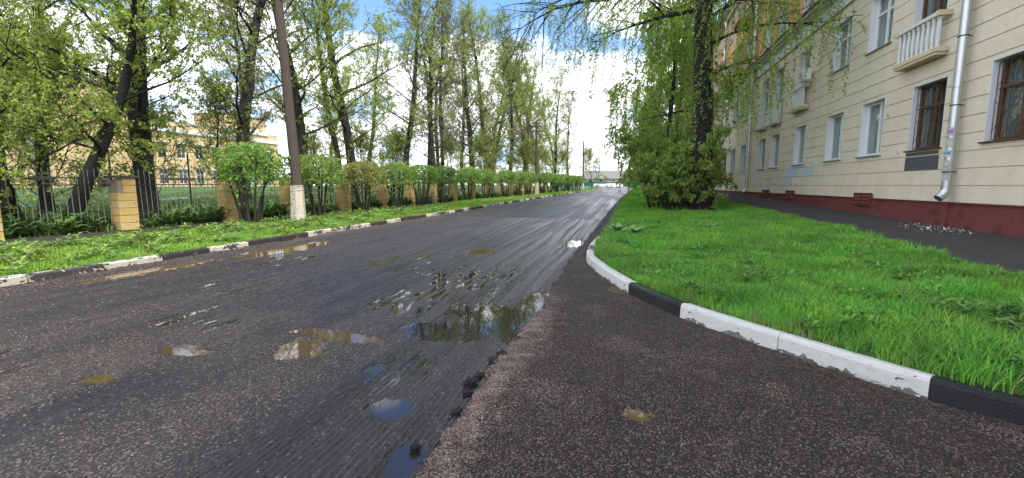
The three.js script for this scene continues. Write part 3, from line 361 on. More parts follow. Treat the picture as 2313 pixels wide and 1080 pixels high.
// ---------------------------------------------------------------- left: yellow building far behind the park
{
  const B = grp('yellow_building', null, -60, 0.6, 0, Math.PI / 2); // local x = s
  tag(B, 'pale yellow building with white trim far behind the park trees', 'building');
  const w = 1.3, ops = []; for (const s of range(46.5, 65, 7)) for (const y of [1.2, 4.7]) ops.push([s - w / 2, s + w / 2, y, y + 2]);
  mesh('wall', wallWithHoles(43, 67, 0, 9.4, ops, 0.4, 0), yellow, B);
  mesh('annex_wall', box(27, 12.6, 14, 29.5, 6.3, -6.0), yellow, B);
  mesh('attic', box(8, 2.6, 6, 60.5, 10.7, -3.0), yellow, B); mesh('attic_band', merge([box(8.4, 0.7, 0.3, 60.5, 9.7, 0.16), box(24, 0.5, 0.3, 55, 8.4, 0.152)]), whiteRender, B);
  mesh('roof', merge([box(27.6, 0.25, 14.6, 29.5, 12.75, -6), box(24.4, 0.3, 12, 55, 9.56, -6.2), box(8.4, 0.2, 6.4, 60.5, 12.12, -3)]), M(0.3, 0.31, 0.33, 0.6), B);
  mesh('plinth', box(51, 0.9, 0.2, 41.5, 0.2, 0.12), M(0.16, 0.07, 0.05), B); mesh('rear_wall', box(24, 9.4, 0.3, 55, 4.7, -5), yellow, B);
  for (const o of ops) { const g = grp('window', B, (o[0] + o[1]) / 2, o[2], 0); mesh('frame', merge([box(0.09, 2, 0.08, -w / 2 + 0.05, 1, -0.12), box(0.09, 2, 0.08, w / 2 - 0.05, 1, -0.12), box(0.07, 2, 0.07, 0, 1, -0.12), box(w - 0.2, 0.08, 0.078, 0, 0.05, -0.12), box(w - 0.2, 0.08, 0.078, 0, 1.95, -0.12), box(w - 0.2, 0.06, 0.074, 0, 1.3, -0.12), box(w + 0.3, 0.16, 0.12, 0, 2.1, 0.07)]), white, g); mesh('pane', box(w, 2, 0.02, 0, 1, -0.17), darkGlass, g); }
  for (const s of [57.5, 60.5, 63.5]) { mesh('portal', box(1.5, 2.8, 0.12, s, 1.5, 0.07), white, B); }
  mesh('boarded_bay', box(2.4, 3.6, 0.2, 32.5, 5.2, 1.06), M(0.2, 0.17, 0.15), B); mesh('porch', merge([box(5.2, 1.7, 1.2, 40.5, 0.9, 1.5)]), M(0.03, 0.03, 0.035), B); mesh('porch_door', box(1.4, 1.4, 0.06, 40.3, 0.8, 2.14), white, B);
}

// ---------------------------------------------------------------- fence: block pillars, iron pickets, chain link behind
const pillarM = [0, 1, 2].map((k) => new THREE.MeshStandardMaterial({ map: colorTex(256, 256, (u, v) => { const a = tn(u, v, 6, 5, k * 7), b = tn(u, v, 30, 3, k * 7 + 2), q = 1 + 0.14 * a + 0.08 * b; const p = a + 0.5 * b; return p > 0.62 ? [0.3 * q, 0.27 * q, 0.22 * q] : p < -0.5 ? [0.5 * q, 0.22 * q, 0.07 * q] : [[0.62, 0.43, 0.17], [0.6, 0.41, 0.15], [0.6, 0.46, 0.2]][k].map((c) => c * q); }), bumpMap: bumpSt, bumpScale: 0.01, roughness: 0.85 }));
const slate = M(0.07, 0.066, 0.063, 0.8), mortar = M(0.28, 0.23, 0.16), picketM = new THREE.MeshStandardMaterial({ color: rgb(0.2, 0.195, 0.18), roughness: 0.65, bumpMap: bumpSt, bumpScale: 0.003 });
const pillarS = [4.6, 7.9, 11.13, 14.61, 17.4, 20.69, 24.0, 27.12, 30.3, 33.6, 37, 40.4, 43.8, 47.2, 50.6, 54, 57.4, 60.8];
const pickG = new THREE.CylinderGeometry(0.012, 0.012, 1.86, 5); pickG.translate(0, 0.99, 0); const spike = new THREE.ConeGeometry(0.017, 0.13, 5); spike.translate(0, 1.98, 0); const picketG = merge([pickG, spike]);
const ordinal = ['first', 'second', 'third', 'fourth', 'fifth', 'sixth', 'seventh', 'eighth', 'ninth', 'tenth', 'eleventh', 'twelfth', 'thirteenth', 'fourteenth', 'fifteenth', 'sixteenth', 'seventeenth', 'eighteenth'];
const fenceTurn = (s) => Math.atan2(fenceX(s + 1) - fenceX(s - 1), 2);
pillarS.forEach((s, i) => {
  const g = grp('fence_pillar', null, fenceX(s), hr(s) + 0.1, -s, -fenceTurn(s)); const big = i < 9, H = big ? 1.72 : 1.6, r = rng(50 + i);
  tag(g, i === 2 ? 'yellow block fence pillar with dark slab cap and broken corner' : i < 2 ? (i === 0 ? 'yellow fence pillar out beyond the leaning trunks, second left of the broken one' : 'yellow fence pillar just left of the broken cornered one') : `yellow block fence pillar, ${ordinal[i - 2]} along the fence counting from the broken one`, 'pillar', 'yellow pillars of the picket fence');
  mesh('core', box(0.48, H, 0.48, 0, H / 2 - 0.08, 0), mortar, g);
  if (big) { const n = 7, h = H / n; for (let k = 0; k < n; k++) { if (i === 2 && k >= n - 2) { mesh('block', rbox(0.53, h - 0.012, 0.36, 0, k * h + h / 2, -0.085), pillarM[1], g); continue; } mesh('block', rbox(0.53 + 0.012 * r(), h - 0.012, 0.53 + 0.012 * r(), 0.008 * (r() - 0.5), k * h + h / 2, 0.008 * (r() - 0.5), 0.012), pillarM[(k + i) % 3], g); } }
  else mesh('body', rbox(0.53, H, 0.53, 0, H / 2, 0), pillarM[i % 3], g);
  mesh('cap', rbox(0.66, 0.075, 0.66, 0, H + 0.04, 0, 0.015), slate, g);
});
for (let i = 0; i + 1 < pillarS.length; i++) {
  const a = pillarS[i] + 0.3, b = pillarS[i + 1] - 0.3, s = (a + b) / 2, g = grp('fence_panel', null, fenceX(s), hr(s) + 0.1, -s, 0), L = b - a; g.rotation.y = -Math.atan2(fenceX(b) - fenceX(a), L);
  tag(g, i < 2 ? ['grey picket panel at the left frame edge', 'long picket panel left of the broken cornered yellow pillar'][i] : `grey picket fence panel, ${ordinal[i - 2]} one right of the broken cornered pillar`, 'fence', 'iron picket fence panels');
  mesh('rail', box(0.012, 0.035, L, 0.014, 1.5, 0), darkIron, g); mesh('rail', box(0.012, 0.035, L, 0.014, 0.22, 0), darkIron, g); mesh('rail', box(0.012, 0.03, L, 0.014, 1.72, 0), darkIron, g);
  const n = Math.round(L / 0.155);
  if (i < 11) for (let k = 0; k < n; k++) { const p = mesh('picket', picketG, picketM, g); p.position.z = L / 2 - ((k + 0.5) * L) / n; p.rotation.set(0.03 * (R() - 0.5), 0, 0.05 * (R() - 0.5)); }
  else { const q = []; for (let k = 0; k < n; k++) q.push(picketG.clone().translate(0, 0, L / 2 - ((k + 0.5) * L) / n)); mesh('pickets', merge(q), picketM, g).userData.kind = 'stuff'; }
  if (i === 1 || i === 2) mesh('top_board', rbox(0.05, 0.1, i === 1 ? 0.75 : 1.0, 0.05, 1.7, i === 1 ? 0.45 : -0.05), slate, g);
}
{ // chain link fence further back
  const pts = range(2, 44, 14);
  const w = grp('chain_link_fence', null, 0, 0, 0); tag(w, 'tall chain link fence on dark posts behind the picket fence', 'fence'); const X = (s) => fenceX(s) - 5.2 , wires = [];
  for (const s of pts) mesh('post', bar([X(s), hYard(X(s), s) - 0.2, -s], [X(s), hYard(X(s), s) + 2.9, -s], 0.035, 8), darkIron, w);
  for (let s = 2; s < 43; s += 0.14) { const e = Math.min(44, s + 2.4); wires.push(bar([X(s), hYard(X(s), s) + 0.1, -s], [X(e), hYard(X(e), e) + 2.6, -e], 0.0022, 3), bar([X(s), hYard(X(s), s) + 2.6, -s], [X(e), hYard(X(e), e) + 0.1, -e], 0.0022, 3)); }
  mesh('wire_mesh', merge(wires), M(0.2, 0.2, 0.2, 0.5), w).userData.kind = 'stuff';
}

// ---------------------------------------------------------------- poles
const poleM = new THREE.MeshStandardMaterial({ map: scaled(colorTex(256, 512, (u, v) => { const a = tn(u, v * 0.3, 20, 4), p = tn(u, v, 20, 3, 5); const k = 1 + 0.3 * a; return p > 0.55 ? [0.22, 0.17, 0.12] : [0.085 * k, 0.062 * k, 0.048 * k]; }), 2, 0.4), bumpMap: scaled(fineBump, 2, 0.5), bumpScale: 0.012, roughness: 0.9 });
const stubM = new THREE.MeshStandardMaterial({ map: scaled(peel(0.3, [0.58, 0.52, 0.42], 55), 0.6, 1.2), bumpMap: bumpSt, bumpScale: 0.01, roughness: 0.85 });
function pole(x, s, H, r, lean, arms, label) {
  const g = grp('utility_pole', null, x, hr(s) + 0.1, -s, 0.25); tag(g, label, 'utility pole', 'utility poles along the left verge');
  const st = new THREE.CylinderGeometry(r * 1.22, r * 1.45, 1.5, 6, 1); st.translate(0, 0.7, 0); st.rotateY(0.2); mesh('concrete_stub', uvBox(st.toNonIndexed()), stubM, g).geometry.computeVertexNormals();
  const A = new Acc(); const pts = range(0, 1, 8).map((t) => [-Math.tan(lean) * t * H + 0.03, 0.9 + t * (H - 0.9), 0]); A.tube(pts, pts.map((_, i) => lerp(r * 0.97, r * 0.68, i / 8)), 14); mesh('shaft', A.build(), poleM, g);
  mesh('strap', merge([1.25, 1.4].map((y) => { const t = new THREE.TorusGeometry(r * 1.04, 0.012, 5, 16); t.rotateX(Math.PI / 2); t.translate(0.02, y, 0); return t; })), rust, g);
  for (const y of arms) { const cx = -Math.tan(lean) * y, a = mesh('crossarm', rbox(1.1, 0.09, 0.09, cx, y, 0.12), darkIron, g); for (const q of [-0.48, 0.48]) { const p = [[0, 0], [0.03, 0], [0.03, 0.05], [0.055, 0.06], [0.05, 0.1], [0.03, 0.11], [0.045, 0.14], [0.03, 0.18], [0, 0.18]].map((c) => new THREE.Vector2(...c)), l = new THREE.LatheGeometry(p, 10); l.translate(cx + q, y + 0.09, 0.12); mesh('insulator', l, white, a); } }
  return g;
}
pole(-12.3, 14.58, 10.2, 0.2, 0.04, [8.3], 'thick weathered pole on whitened concrete stub, nearest on the left verge');
pole(-9.7, 48.8, 8.1, 0.17, 0.01, [7.5, 7.0], 'middle distance pole with two crossarms and pale concrete stub');
pole(-7.1, 75.5, 8.3, 0.16, 0, [], 'slender far pole past the end of the hedge');

// ---------------------------------------------------------------- trees
const barkTex = colorTex(256, 512, (u, v) => { const a = Math.abs(tn(u, v * 0.5, 16, 3)), b = tn(u, v, 40, 3, 4), k = 0.018 + 0.05 * a + 0.012 * b; return [k * 1.12, k, k * 0.86]; });
const barkB = grayTex(256, 512, (u, v) => 0.2 + 1.2 * Math.abs(tn(u, v * 0.5, 16, 3)));
const bark = new THREE.MeshStandardMaterial({ map: scaled(barkTex, 1, 0.7), bumpMap: scaled(barkB, 1, 0.7), bumpScale: 0.04, roughness: 0.95 });
const birchBark = new THREE.MeshStandardMaterial({ map: scaled(colorTex(256, 512, (u, v) => { const a = Math.abs(tn(u, v * 0.5, 14, 3)), w = tn(u, v, 10, 4, 7), k = 0.015 + 0.045 * a; return w > 0.42 ? [0.3, 0.28, 0.25] : [k * 1.08, k, k * 0.9]; }), 1, 0.5), bumpMap: scaled(barkB, 1, 0.5), bumpScale: 0.05, roughness: 0.95 });
const leafM = new THREE.MeshPhysicalMaterial({ vertexColors: true, roughness: 1, transmission: 0.52, thickness: 0, side: THREE.DoubleSide });
const pal = (base, r) => { const k = 0.7 + 0.6 * r(), y = (r() - 0.5) * 0.3; return [base[0] * k * (1 + y), base[1] * k, base[2] * k * (1 - y)]; };
function tree(o) {
  const r = rng(o.seed), W = new Acc(), L = new Acc(), V = THREE.Vector3, leaf = (p, sz) => L.leaf(p[0], p[1], p[2], (o.leaf ?? 0.1) * (0.6 + 0.7 * r()) * (sz ?? 1), r, pal(o.col, r), o.droop ? 0.7 : 0, o.tri);
  function limb(p0, dir, len, r0, lvl, trop) { // returns the points of a crooked tapering limb
    const n = lvl === 0 ? 14 : lvl === 1 ? 8 : lvl === 2 ? 3 : 1, pts = [p0], rad = [r0], d = new V(...dir).normalize(); let p = new V(...p0);
    for (let i = 1; i <= n; i++) { const w = o.crook * (lvl === 0 ? 0.16 : lvl === 1 ? 0.5 : 0.6); d.x += (r() - 0.5) * w; d.z += (r() - 0.5) * w; d.y += (r() - 0.5) * w * 0.6 + trop / n; d.normalize(); p = p.clone().addScaledVector(d, len / n); pts.push([p.x, p.y, p.z]); rad.push(Math.max(lvl > 1 ? 0.004 : 0.012, r0 * Math.pow(1 - i / (n + 0.4), lvl === 0 ? 0.75 : 0.9))); }
    W.tube(pts, rad, [10, 6, 3, 3][lvl]); return pts;
  }
  const at = (pts, t) => { const q = t * (pts.length - 1), i = Math.min(pts.length - 2, Math.floor(q)), f = q - i; return pts[i].map((c, k) => lerp(c, pts[i + 1][k], f)); };
  const dirAt = (pts, t) => { const i = Math.min(pts.length - 2, Math.floor(t * (pts.length - 1))), a = pts[i], b = pts[i + 1]; return new V(b[0] - a[0], b[1] - a[1], b[2] - a[2]).normalize(); };
  const side = (d, spread) => { const q = new V(r() - 0.5, r() - 0.5, r() - 0.5).cross(d).normalize(); return d.clone().multiplyScalar(Math.cos(spread)).addScaledVector(q, Math.sin(spread)); };
  function twig(p, d, len) {
    if (o.weep && r() < o.weep) { const n = 5, pts = [p], l = len * (1.2 + 2.2 * r()); let q = new V(...p), e = d.clone(); for (let i = 0; i < n; i++) { e.y -= 0.75; e.x += (r() - 0.5) * 0.3; e.z += (r() - 0.5) * 0.3; e.normalize(); q = q.clone().addScaledVector(e, l / n); if (q.y < (o.floor ?? 0.9) + 0.5 * r()) break; pts.push([q.x, q.y, q.z]); } if (pts.length < 2) return; W.tube(pts, pts.map((_, i) => 0.0042 - 0.0006 * i), 3); const m = Math.round(o.leaves * l * 2.4); for (let k = 0; k < m; k++) { const c = at(pts, 0.1 + 0.9 * r()); leaf([c[0] + (r() - 0.5) * 0.1, c[1] + (r() - 0.5) * 0.1, c[2] + (r() - 0.5) * 0.1]); } return; }
    const pts = limb(p, [d.x, d.y, d.z], len, 0.007, 3, o.weep ? -0.3 : 0.15); for (let k = 0; k < o.leaves; k++) { const c = at(pts, 0.25 + 0.75 * r()); leaf([c[0] + (r() - 0.5) * 0.16, c[1] + (r() - 0.5) * 0.14, c[2] + (r() - 0.5) * 0.16]); }
  }
  function boughs(pts, len, r0, nSub) {
    for (let k = 0; k < nSub; k++) { const t = 0.22 + 0.78 * ((k + r()) / nSub), p = at(pts, Math.min(0.99, t)), d = side(dirAt(pts, t * 0.99), 0.5 + 0.6 * r()), l = len * (0.28 + 0.3 * r()) * (1.15 - 0.5 * t), sp = limb(p, [d.x, d.y + (o.weep ? 0 : 0.12), d.z], l, r0 * 0.38 * (1.1 - 0.6 * t), 2, o.weep ? -0.35 : 0.2);
      for (let j = 0; j < o.twigs; j++) { const tt = 0.2 + 0.8 * r(), c = at(sp, Math.min(0.99, tt)), e = side(dirAt(sp, tt * 0.99), 0.4 + 0.7 * r()); twig(c, e, o.twigLen * (0.5 + 0.8 * r())); } }
  }
  const trunks = o.trunks ?? [{ at: [0, -0.3, 0], dir: [0.02 * (r() - 0.5), 1, 0.02 * (r() - 0.5)], len: o.h, r: o.r }];
  for (const T of trunks) {
    const tp = limb(T.at, T.dir, T.len, T.r, 0, T.trop ?? 0.05); W.tube([[T.at[0], T.at[1] - 0.1, T.at[2]], [T.at[0] + T.dir[0] * 0.35, T.at[1] + 0.45, T.at[2] + T.dir[2] * 0.35], at(tp, 0.1)], [T.r * 1.45, T.r * 1.1, T.r * 0.9], 10);
    const nl = Math.round(o.limbs * (T.len / o.h)); for (let k = 0; k < nl; k++) { const t = lerp(o.first, 0.97, (k + r() * 0.8) / nl), p = at(tp, t), a = k * 2.4 + r(), up = lerp(o.rise[0], o.rise[1], t), d = [Math.cos(a) * Math.cos(up), Math.sin(up), Math.sin(a) * Math.cos(up)], l = o.spread * (0.65 + 0.5 * r()) * (t < 0.45 ? lerp(0.75, 1, t / 0.45) : lerp(1, 0.3, (t - 0.45) / 0.55)), rr = T.r * 0.24 * (1.15 - 0.75 * t) * (0.7 + 0.5 * r()), lp = limb(p, d, l, rr, 1, o.weep ? -0.55 : 0.35); boughs(lp, l, rr, o.subs); }
    for (let k = 0; k < (o.epi ?? 0); k++) { const p = at(tp, 0.08 + 0.6 * r()), a = r() * 6.28; twig([p[0] + Math.cos(a) * T.r * 0.5, p[1], p[2] + Math.sin(a) * T.r * 0.5], new V(Math.cos(a), 0.5, Math.sin(a)), 0.5); }
  }
  for (const q of o.extra ?? []) { const d = new V(q.to[0] - q.from[0], q.to[1] - q.from[1], q.to[2] - q.from[2]), l = d.length(), lp = limb(q.from, [d.x, d.y + l * 0.18, d.z], l, q.r, 1, -0.35); boughs(lp, l, q.r, q.subs ?? 12); }
  return { wood: W.build(), leaves: L.build() };
}
function plantTree(name, geo, x, s, y, turn, k, wood, label, cat, group) { const g = grp(name, null, x, y, -s, turn); g.scale.setScalar(k); mesh('trunk', geo.wood, wood, g); mesh('crown', geo.leaves, leafM, g); return tag(g, label, cat, group); }

const lime = [0.33, 0.42, 0.05], fresh = [0.29, 0.41, 0.045], olive = [0.28, 0.31, 0.06], brownish = [0.2, 0.19, 0.07];
const lindenO = { h: 18, r: 0.31, limbs: 26, first: 0.2, rise: [0.35, 1.05], spread: 5.2, subs: 8, twigs: 6, twigLen: 0.75, leaves: 20, leaf: 0.09, tri: true, crook: 1, epi: 110, col: lime };
const linden = [tree({ ...lindenO, seed: 101 }), tree({ ...lindenO, seed: 102, col: olive, leaves: 17 }), tree({ ...lindenO, seed: 103, r: 0.27, spread: 4.8, leaves: 14, limbs: 26, col: lime }), tree({ ...lindenO, seed: 104, r: 0.24, spread: 3.6, h: 19, leaves: 11, leaf: 0.085, col: brownish, epi: 60 })];
const lindenRow = [ // x, s, variant, scale, turn, label
  [-17.6, 12.9, 0, 1.15, 0.4, 'thick dark linden trunk just right of the broken fence pillar'], [-17.0, 16.4, 1, 1.0, 2.1, 'straight linden behind the second yellow pillar and first clipped bush'],
  [-16.9, 20.6, 0, 0.95, 3.3, 'linden standing behind the nearest utility pole'], [-16.3, 24.3, 2, 1.1, 1.1, 'forked linden rising right of the nearest utility pole'], [-16.2, 30.6, 2, 0.98, 4.2, 'slim linden above the third clipped bush'],
  [-15.9, 35.2, 3, 1.08, 0.7, 'thinly leaved dark linden above the fourth clipped bush'], [-16.6, 38.6, 3, 0.95, 5.1, 'thin upright linden close behind the dark sparse one'], [-15.4, 43.6, 1, 1.08, 2.9, 'linden with thick lower trunk in mid row'], [-15, 49, 2, 1.18, 0.2, 'bright leaved linden at mid row'],
  [-14.3, 55, 3, 1.15, 3.6, 'sparse linden behind the pole with two crossarms'], [-13.8, 61, 0, 1.1, 1.6, 'linden right of the pole with two crossarms'], [-13, 68, 1, 1.08, 4.4, 'linden well down the row past the second pole'], [-12.2, 76, 2, 1.05, 2.2, 'far linden near the hedge end'], [-11, 86, 3, 1.0, 0.9, 'last sparse linden of the row'],
];
for (const [x, s, v, k, t, label] of lindenRow) plantTree('linden_tree', linden[v], x, s, hYard(x, s), t, k, bark, label, 'tree', 'lindens in a row behind the fence');
// second rank deeper in the park
[[-25, 14, 1, 0.8, 'park tree behind the chain link fence, farthest left'], [-26, 26, 3, 0.85, 'park tree showing in the gap right of the yellow building'], [-24, 38, 2, 0.9, 'thin park tree behind the mid lindens'], [-22, 50, 3, 1.1, 'tall sparse park tree deep behind the row'], [-20, 64, 1, 1.05, 'olive leaved park tree deep behind the second pole'], [-18, 80, 0, 1.0, 'park tree at the far end behind the hedge'], [-31, 42, 0, 0.75, 'small park tree far behind the pole'], [-19.5, 27.5, 2, 0.9, 'slim park tree between the forked linden and the slim one'], [-19, 41, 3, 1, 'tall thin park tree behind the mid row lindens'], [-17.5, 46.5, 2, 0.95, 'park tree close behind the mid row lindens'], [-17.5, 57, 1, 1.1, 'olive park tree left of the two armed pole'], [-16, 70, 2, 1.05, 'park tree deep behind the far hedge bushes'], [-14, 92, 1, 1.0, 'park tree beyond the slender far pole']].forEach(([x, s, v, k, label], i) => plantTree('park_tree', linden[v], x, s, hYard(x, s), i * 1.9 + 0.5, k, bark, label, 'tree', 'trees deeper in the park'));
{ // low leaning many-stemmed tree at the far left
  const g = tree({ ...lindenO, seed: 120, h: 11, limbs: 20, first: 0.28, spread: 4.6, subs: 9, twigs: 6, leaves: 20, crook: 1.5, epi: 30, rise: [0.1, 0.9], col: lime, trunks: [{ at: [-1.4, -0.3, 0.5], dir: [-0.25, 1, -0.25], len: 9, r: 0.27 }, { at: [0, -0.3, 0], dir: [0.12, 1, 0.35], len: 4, r: 0.27, trop: 0.2 }, { at: [0.35, -0.3, -0.8], dir: [0.3, 1, -0.3], len: 9.5, r: 0.25, trop: 0.1 }] });
  plantTree('leaning_tree', g, -17.6, 9.2, hYard(-17.6, 9.2), 0.2, 1, bark, 'crooked leaning tree with several dark trunks at far left', 'tree');
}
// young yellow-green trees under the row
const young = tree({ seed: 131, h: 5.5, r: 0.07, limbs: 26, first: 0.12, rise: [0.6, 1.1], spread: 2.7, subs: 5, twigs: 5, twigLen: 0.6, leaves: 9, leaf: 0.095, tri: true, crook: 1, col: [0.3, 0.36, 0.05] });
[[-13.9, 42.5, 1, 'bright yellow green young tree behind the clipped bushes'], [-17.5, 27.5, 0.85, 'small yellow green tree behind the third bush'], [-13.4, 50, 0.8, 'young tree left of the two armed pole'], [-12.6, 64, 0.9, 'young tree low behind the far hedge'], [-18.5, 33, 0.9, 'olive young tree among the trunks'], [-19.5, 10.6, 1.1, 'young tree in front of the yellow building, left of the broken pillar'], [-20.6, 15.2, 1.15, 'young tree between the thick linden and the yellow building windows'], [-22.5, 20.4, 1.2, 'young tree hiding the right end of the yellow building'], [-24, 12, 1.3, 'young tree before the blank yellow wall'], [-17.2, 22.3, 0.75, 'young tree behind the bush right of the nearest pole'], [-16.9, 30, 0.9, 'young tree behind the fourth bush'], [-15.2, 38, 0.95, 'young tree behind the sixth bush'], [-14.6, 46, 1.1, 'young tree behind the ninth bush'], [-13.2, 56, 1.1, 'young tree just behind the two armed pole'], [-12, 70, 1.1, 'young tree behind the last bushes'], [-11.4, 80, 1.2, 'young tree beyond the slender far pole']].forEach(([x, s, k, label], i) => plantTree('young_tree', young, x, s, hYard(x, s), i * 2.3, k, bark, label, 'tree', 'young trees under the linden row'));

// weeping birch on the right lawn and the leafy trees behind it
const birchG = tree({ seed: 201, h: 19, r: 0.56, limbs: 14, first: 0.5, rise: [0.25, 1.0], spread: 6.4, subs: 9, twigs: 6, twigLen: 0.95, leaves: 10, leaf: 0.075, tri: true, crook: 0.8, weep: 0.65, droop: 1, floor: 2.2, epi: 170, col: fresh,
  extra: [{ from: [0, 9.2, 0], to: [-5.6, 7.9, 0.6], r: 0.12, subs: 18 }, { from: [0, 9.6, 0], to: [-7.4, 11.0, 3], r: 0.13, subs: 22 }, { from: [0, 10.4, 0], to: [-8.4, 11.6, -1.5], r: 0.13, subs: 20 }, { from: [0, 11, 0], to: [-5.5, 12.4, 4.5], r: 0.11, subs: 18 }, { from: [0, 9.4, 0], to: [1.6, 8.2, 4.6], r: 0.1, subs: 14 }, { from: [0, 10, 0], to: [2.9, 10.2, 4.2], r: 0.1, subs: 16 }, { from: [0, 7.6, 0], to: [2.7, 7.0, 5.2], r: 0.08, subs: 14 }, { from: [0, 9.9, 0], to: [-9.6, 10.0, 1], r: 0.13, subs: 22 }, { from: [0, 6.2, 0], to: [2.2, 5.2, 3.6], r: 0.07, subs: 10 }, { from: [0, 4.6, 0], to: [-3.4, 4.8, -1], r: 0.06, subs: 10 }, { from: [0, 8.8, 0], to: [3, 9.6, 1.5], r: 0.1, subs: 10 }] });
plantTree('birch_tree', birchG, 3.5, 22.8, hLawn(3.5, 22.8), 0, 1, birchBark, 'big weeping birch with thick dark trunk on the right lawn', 'tree');
const leafyO = { h: 13, r: 0.2, limbs: 26, first: 0.1, rise: [0.3, 1.0], spread: 4.6, subs: 9, twigs: 6, twigLen: 0.7, leaves: 13, leaf: 0.12, tri: true, crook: 1, weep: 0.4, droop: 1, floor: 0.8, col: fresh };
const leafy = [tree({ ...leafyO, seed: 211 }), tree({ ...leafyO, seed: 212, spread: 4, h: 15 })];
[[2.4, 28.5, 0, 1, 'dense leafy tree directly behind the big birch'], [3.1, 36, 1, 1, 'tall leafy tree second behind the birch'], [3.0, 46, 0, 1.05, 'leafy tree third behind the birch along the right lawn'], [3.4, 60, 1, 0.95, 'leafy tree fourth behind the birch, half hidden'], [4, 78, 0, 0.9, 'farthest leafy tree on the right roadside']].forEach(([x, s, v, k, label], i) => plantTree('leafy_tree', leafy[v], x, s, hLawn(x, s), i * 1.7, k, bark, label, 'tree', 'leafy trees along the right lawn'));
// shrub of shoots at the foot of the birch
const shoots = tree({ seed: 221, h: 3.4, r: 0.03, limbs: 8, first: 0.12, rise: [0.5, 1.1], spread: 0.9, subs: 3, twigs: 3, twigLen: 0.32, leaves: 11, leaf: 0.12, tri: true, crook: 1, col: fresh, trunks: range(0, 1, 12).map((t, i) => ({ at: [0.9 * Math.cos(i * 2.4) * Math.sqrt(t), -0.2, 0.7 * Math.sin(i * 2.4) * Math.sqrt(t)], dir: [0.35 * Math.cos(i * 2.4), 1, 0.35 * Math.sin(i * 2.4)], len: 2.4 + (i % 4) * 0.5, r: 0.028 })) });
[[2.7, 22.6, 1.0, 'leafy shoots crowding the foot of the birch trunk'], [1.9, 24.6, 1.15, 'dark twiggy shrub just left of the birch'], [2.6, 27, 1.2, 'shrub behind the birch foot']].forEach(([x, s, k, label], i) => plantTree('shrub', shoots, x, s, hLawn(x, s), i * 1.3, k, bark, label, 'shrub', 'shrubs round the birch'));
console.log('trees done');

// clipped bushes along the left verge
function bush(seed, col, n = 4700, rx = 1.1) {
  const r = rng(seed), W = new Acc(), L = new Acc(), top = 2.6;
  for (let k = 0; k < 9; k++) { const a = k * 2.4 + r(), q = 0.12 + 0.14 * r(), f = 0.45 + 0.5 * r(); const b = [Math.cos(a) * q, -0.1, Math.sin(a) * q], m = [Math.cos(a) * (q + 0.22 * f), 0.8, Math.sin(a) * (q + 0.22 * f)], e = [Math.cos(a) * rx * 0.75 * f, 1.8 + 0.3 * r(), Math.sin(a) * rx * 0.75 * f]; W.tube([b, [lerp(b[0], m[0], 0.5) + 0.05 * (r() - 0.5), 0.35, lerp(b[2], m[2], 0.5)], m, e], [0.05, 0.042, 0.034, 0.016], 6);
    for (let j = 0; j < 9; j++) { const t = 0.2 + 0.8 * r(), p = m.map((c, i) => lerp(c, e[i], t)), d = r() * 6.28, l = 0.35 + 0.5 * r(); W.tube([p, [p[0] + Math.cos(d) * l * 0.5, p[1] + 0.2 + 0.2 * r(), p[2] + Math.sin(d) * l * 0.5], [p[0] + Math.cos(d) * l, p[1] + 0.3 + 0.4 * r(), p[2] + Math.sin(d) * l]], [0.011, 0.008, 0.004], 3); } }
  const ph = seed * 1.7; for (let k = 0, c = 0; k < 200000 && c < n; k++) { const x = (r() - 0.5) * 2 * rx * 1.1, z = (r() - 0.5) * 2 * rx * 1.1, y = 0.9 + r() * (top - 0.85), a = Math.atan2(z, x), R0 = rx * (0.95 + 0.12 * Math.sin(3 * a + ph) + 0.3 * n3(x * 1.3, y * 1.3, z * 1.3 + seed)), v = (y - 1.75) / (y > 1.75 ? 0.85 : 0.95), d = Math.hypot(x, z) / R0; const q = Math.pow(d, 2.2) + Math.pow(Math.abs(v), y > 1.75 ? 3 : 2); if (q > 1) continue; const cl = n3(x * 3.4 + seed, y * 3.4, z * 3.4); if (r() > (0.15 + 0.85 * q) * (cl > 0.1 ? 1 : 0.1) * (y < 1.4 ? 0.12 : 1)) continue; c++; L.leaf(x, y, z, 0.08 * (0.7 + 0.7 * r()), r, pal(col, r), 0, true); }
  return { wood: W.build(), leaves: L.build() };
}
const bushG = [bush(301, [0.22, 0.4, 0.04]), bush(302, [0.23, 0.37, 0.045]), bush(303, [0.3, 0.32, 0.05]), bush(304, [0.2, 0.32, 0.045], 5000, 0.9)];
const twigM = M(0.045, 0.036, 0.03, 0.95);
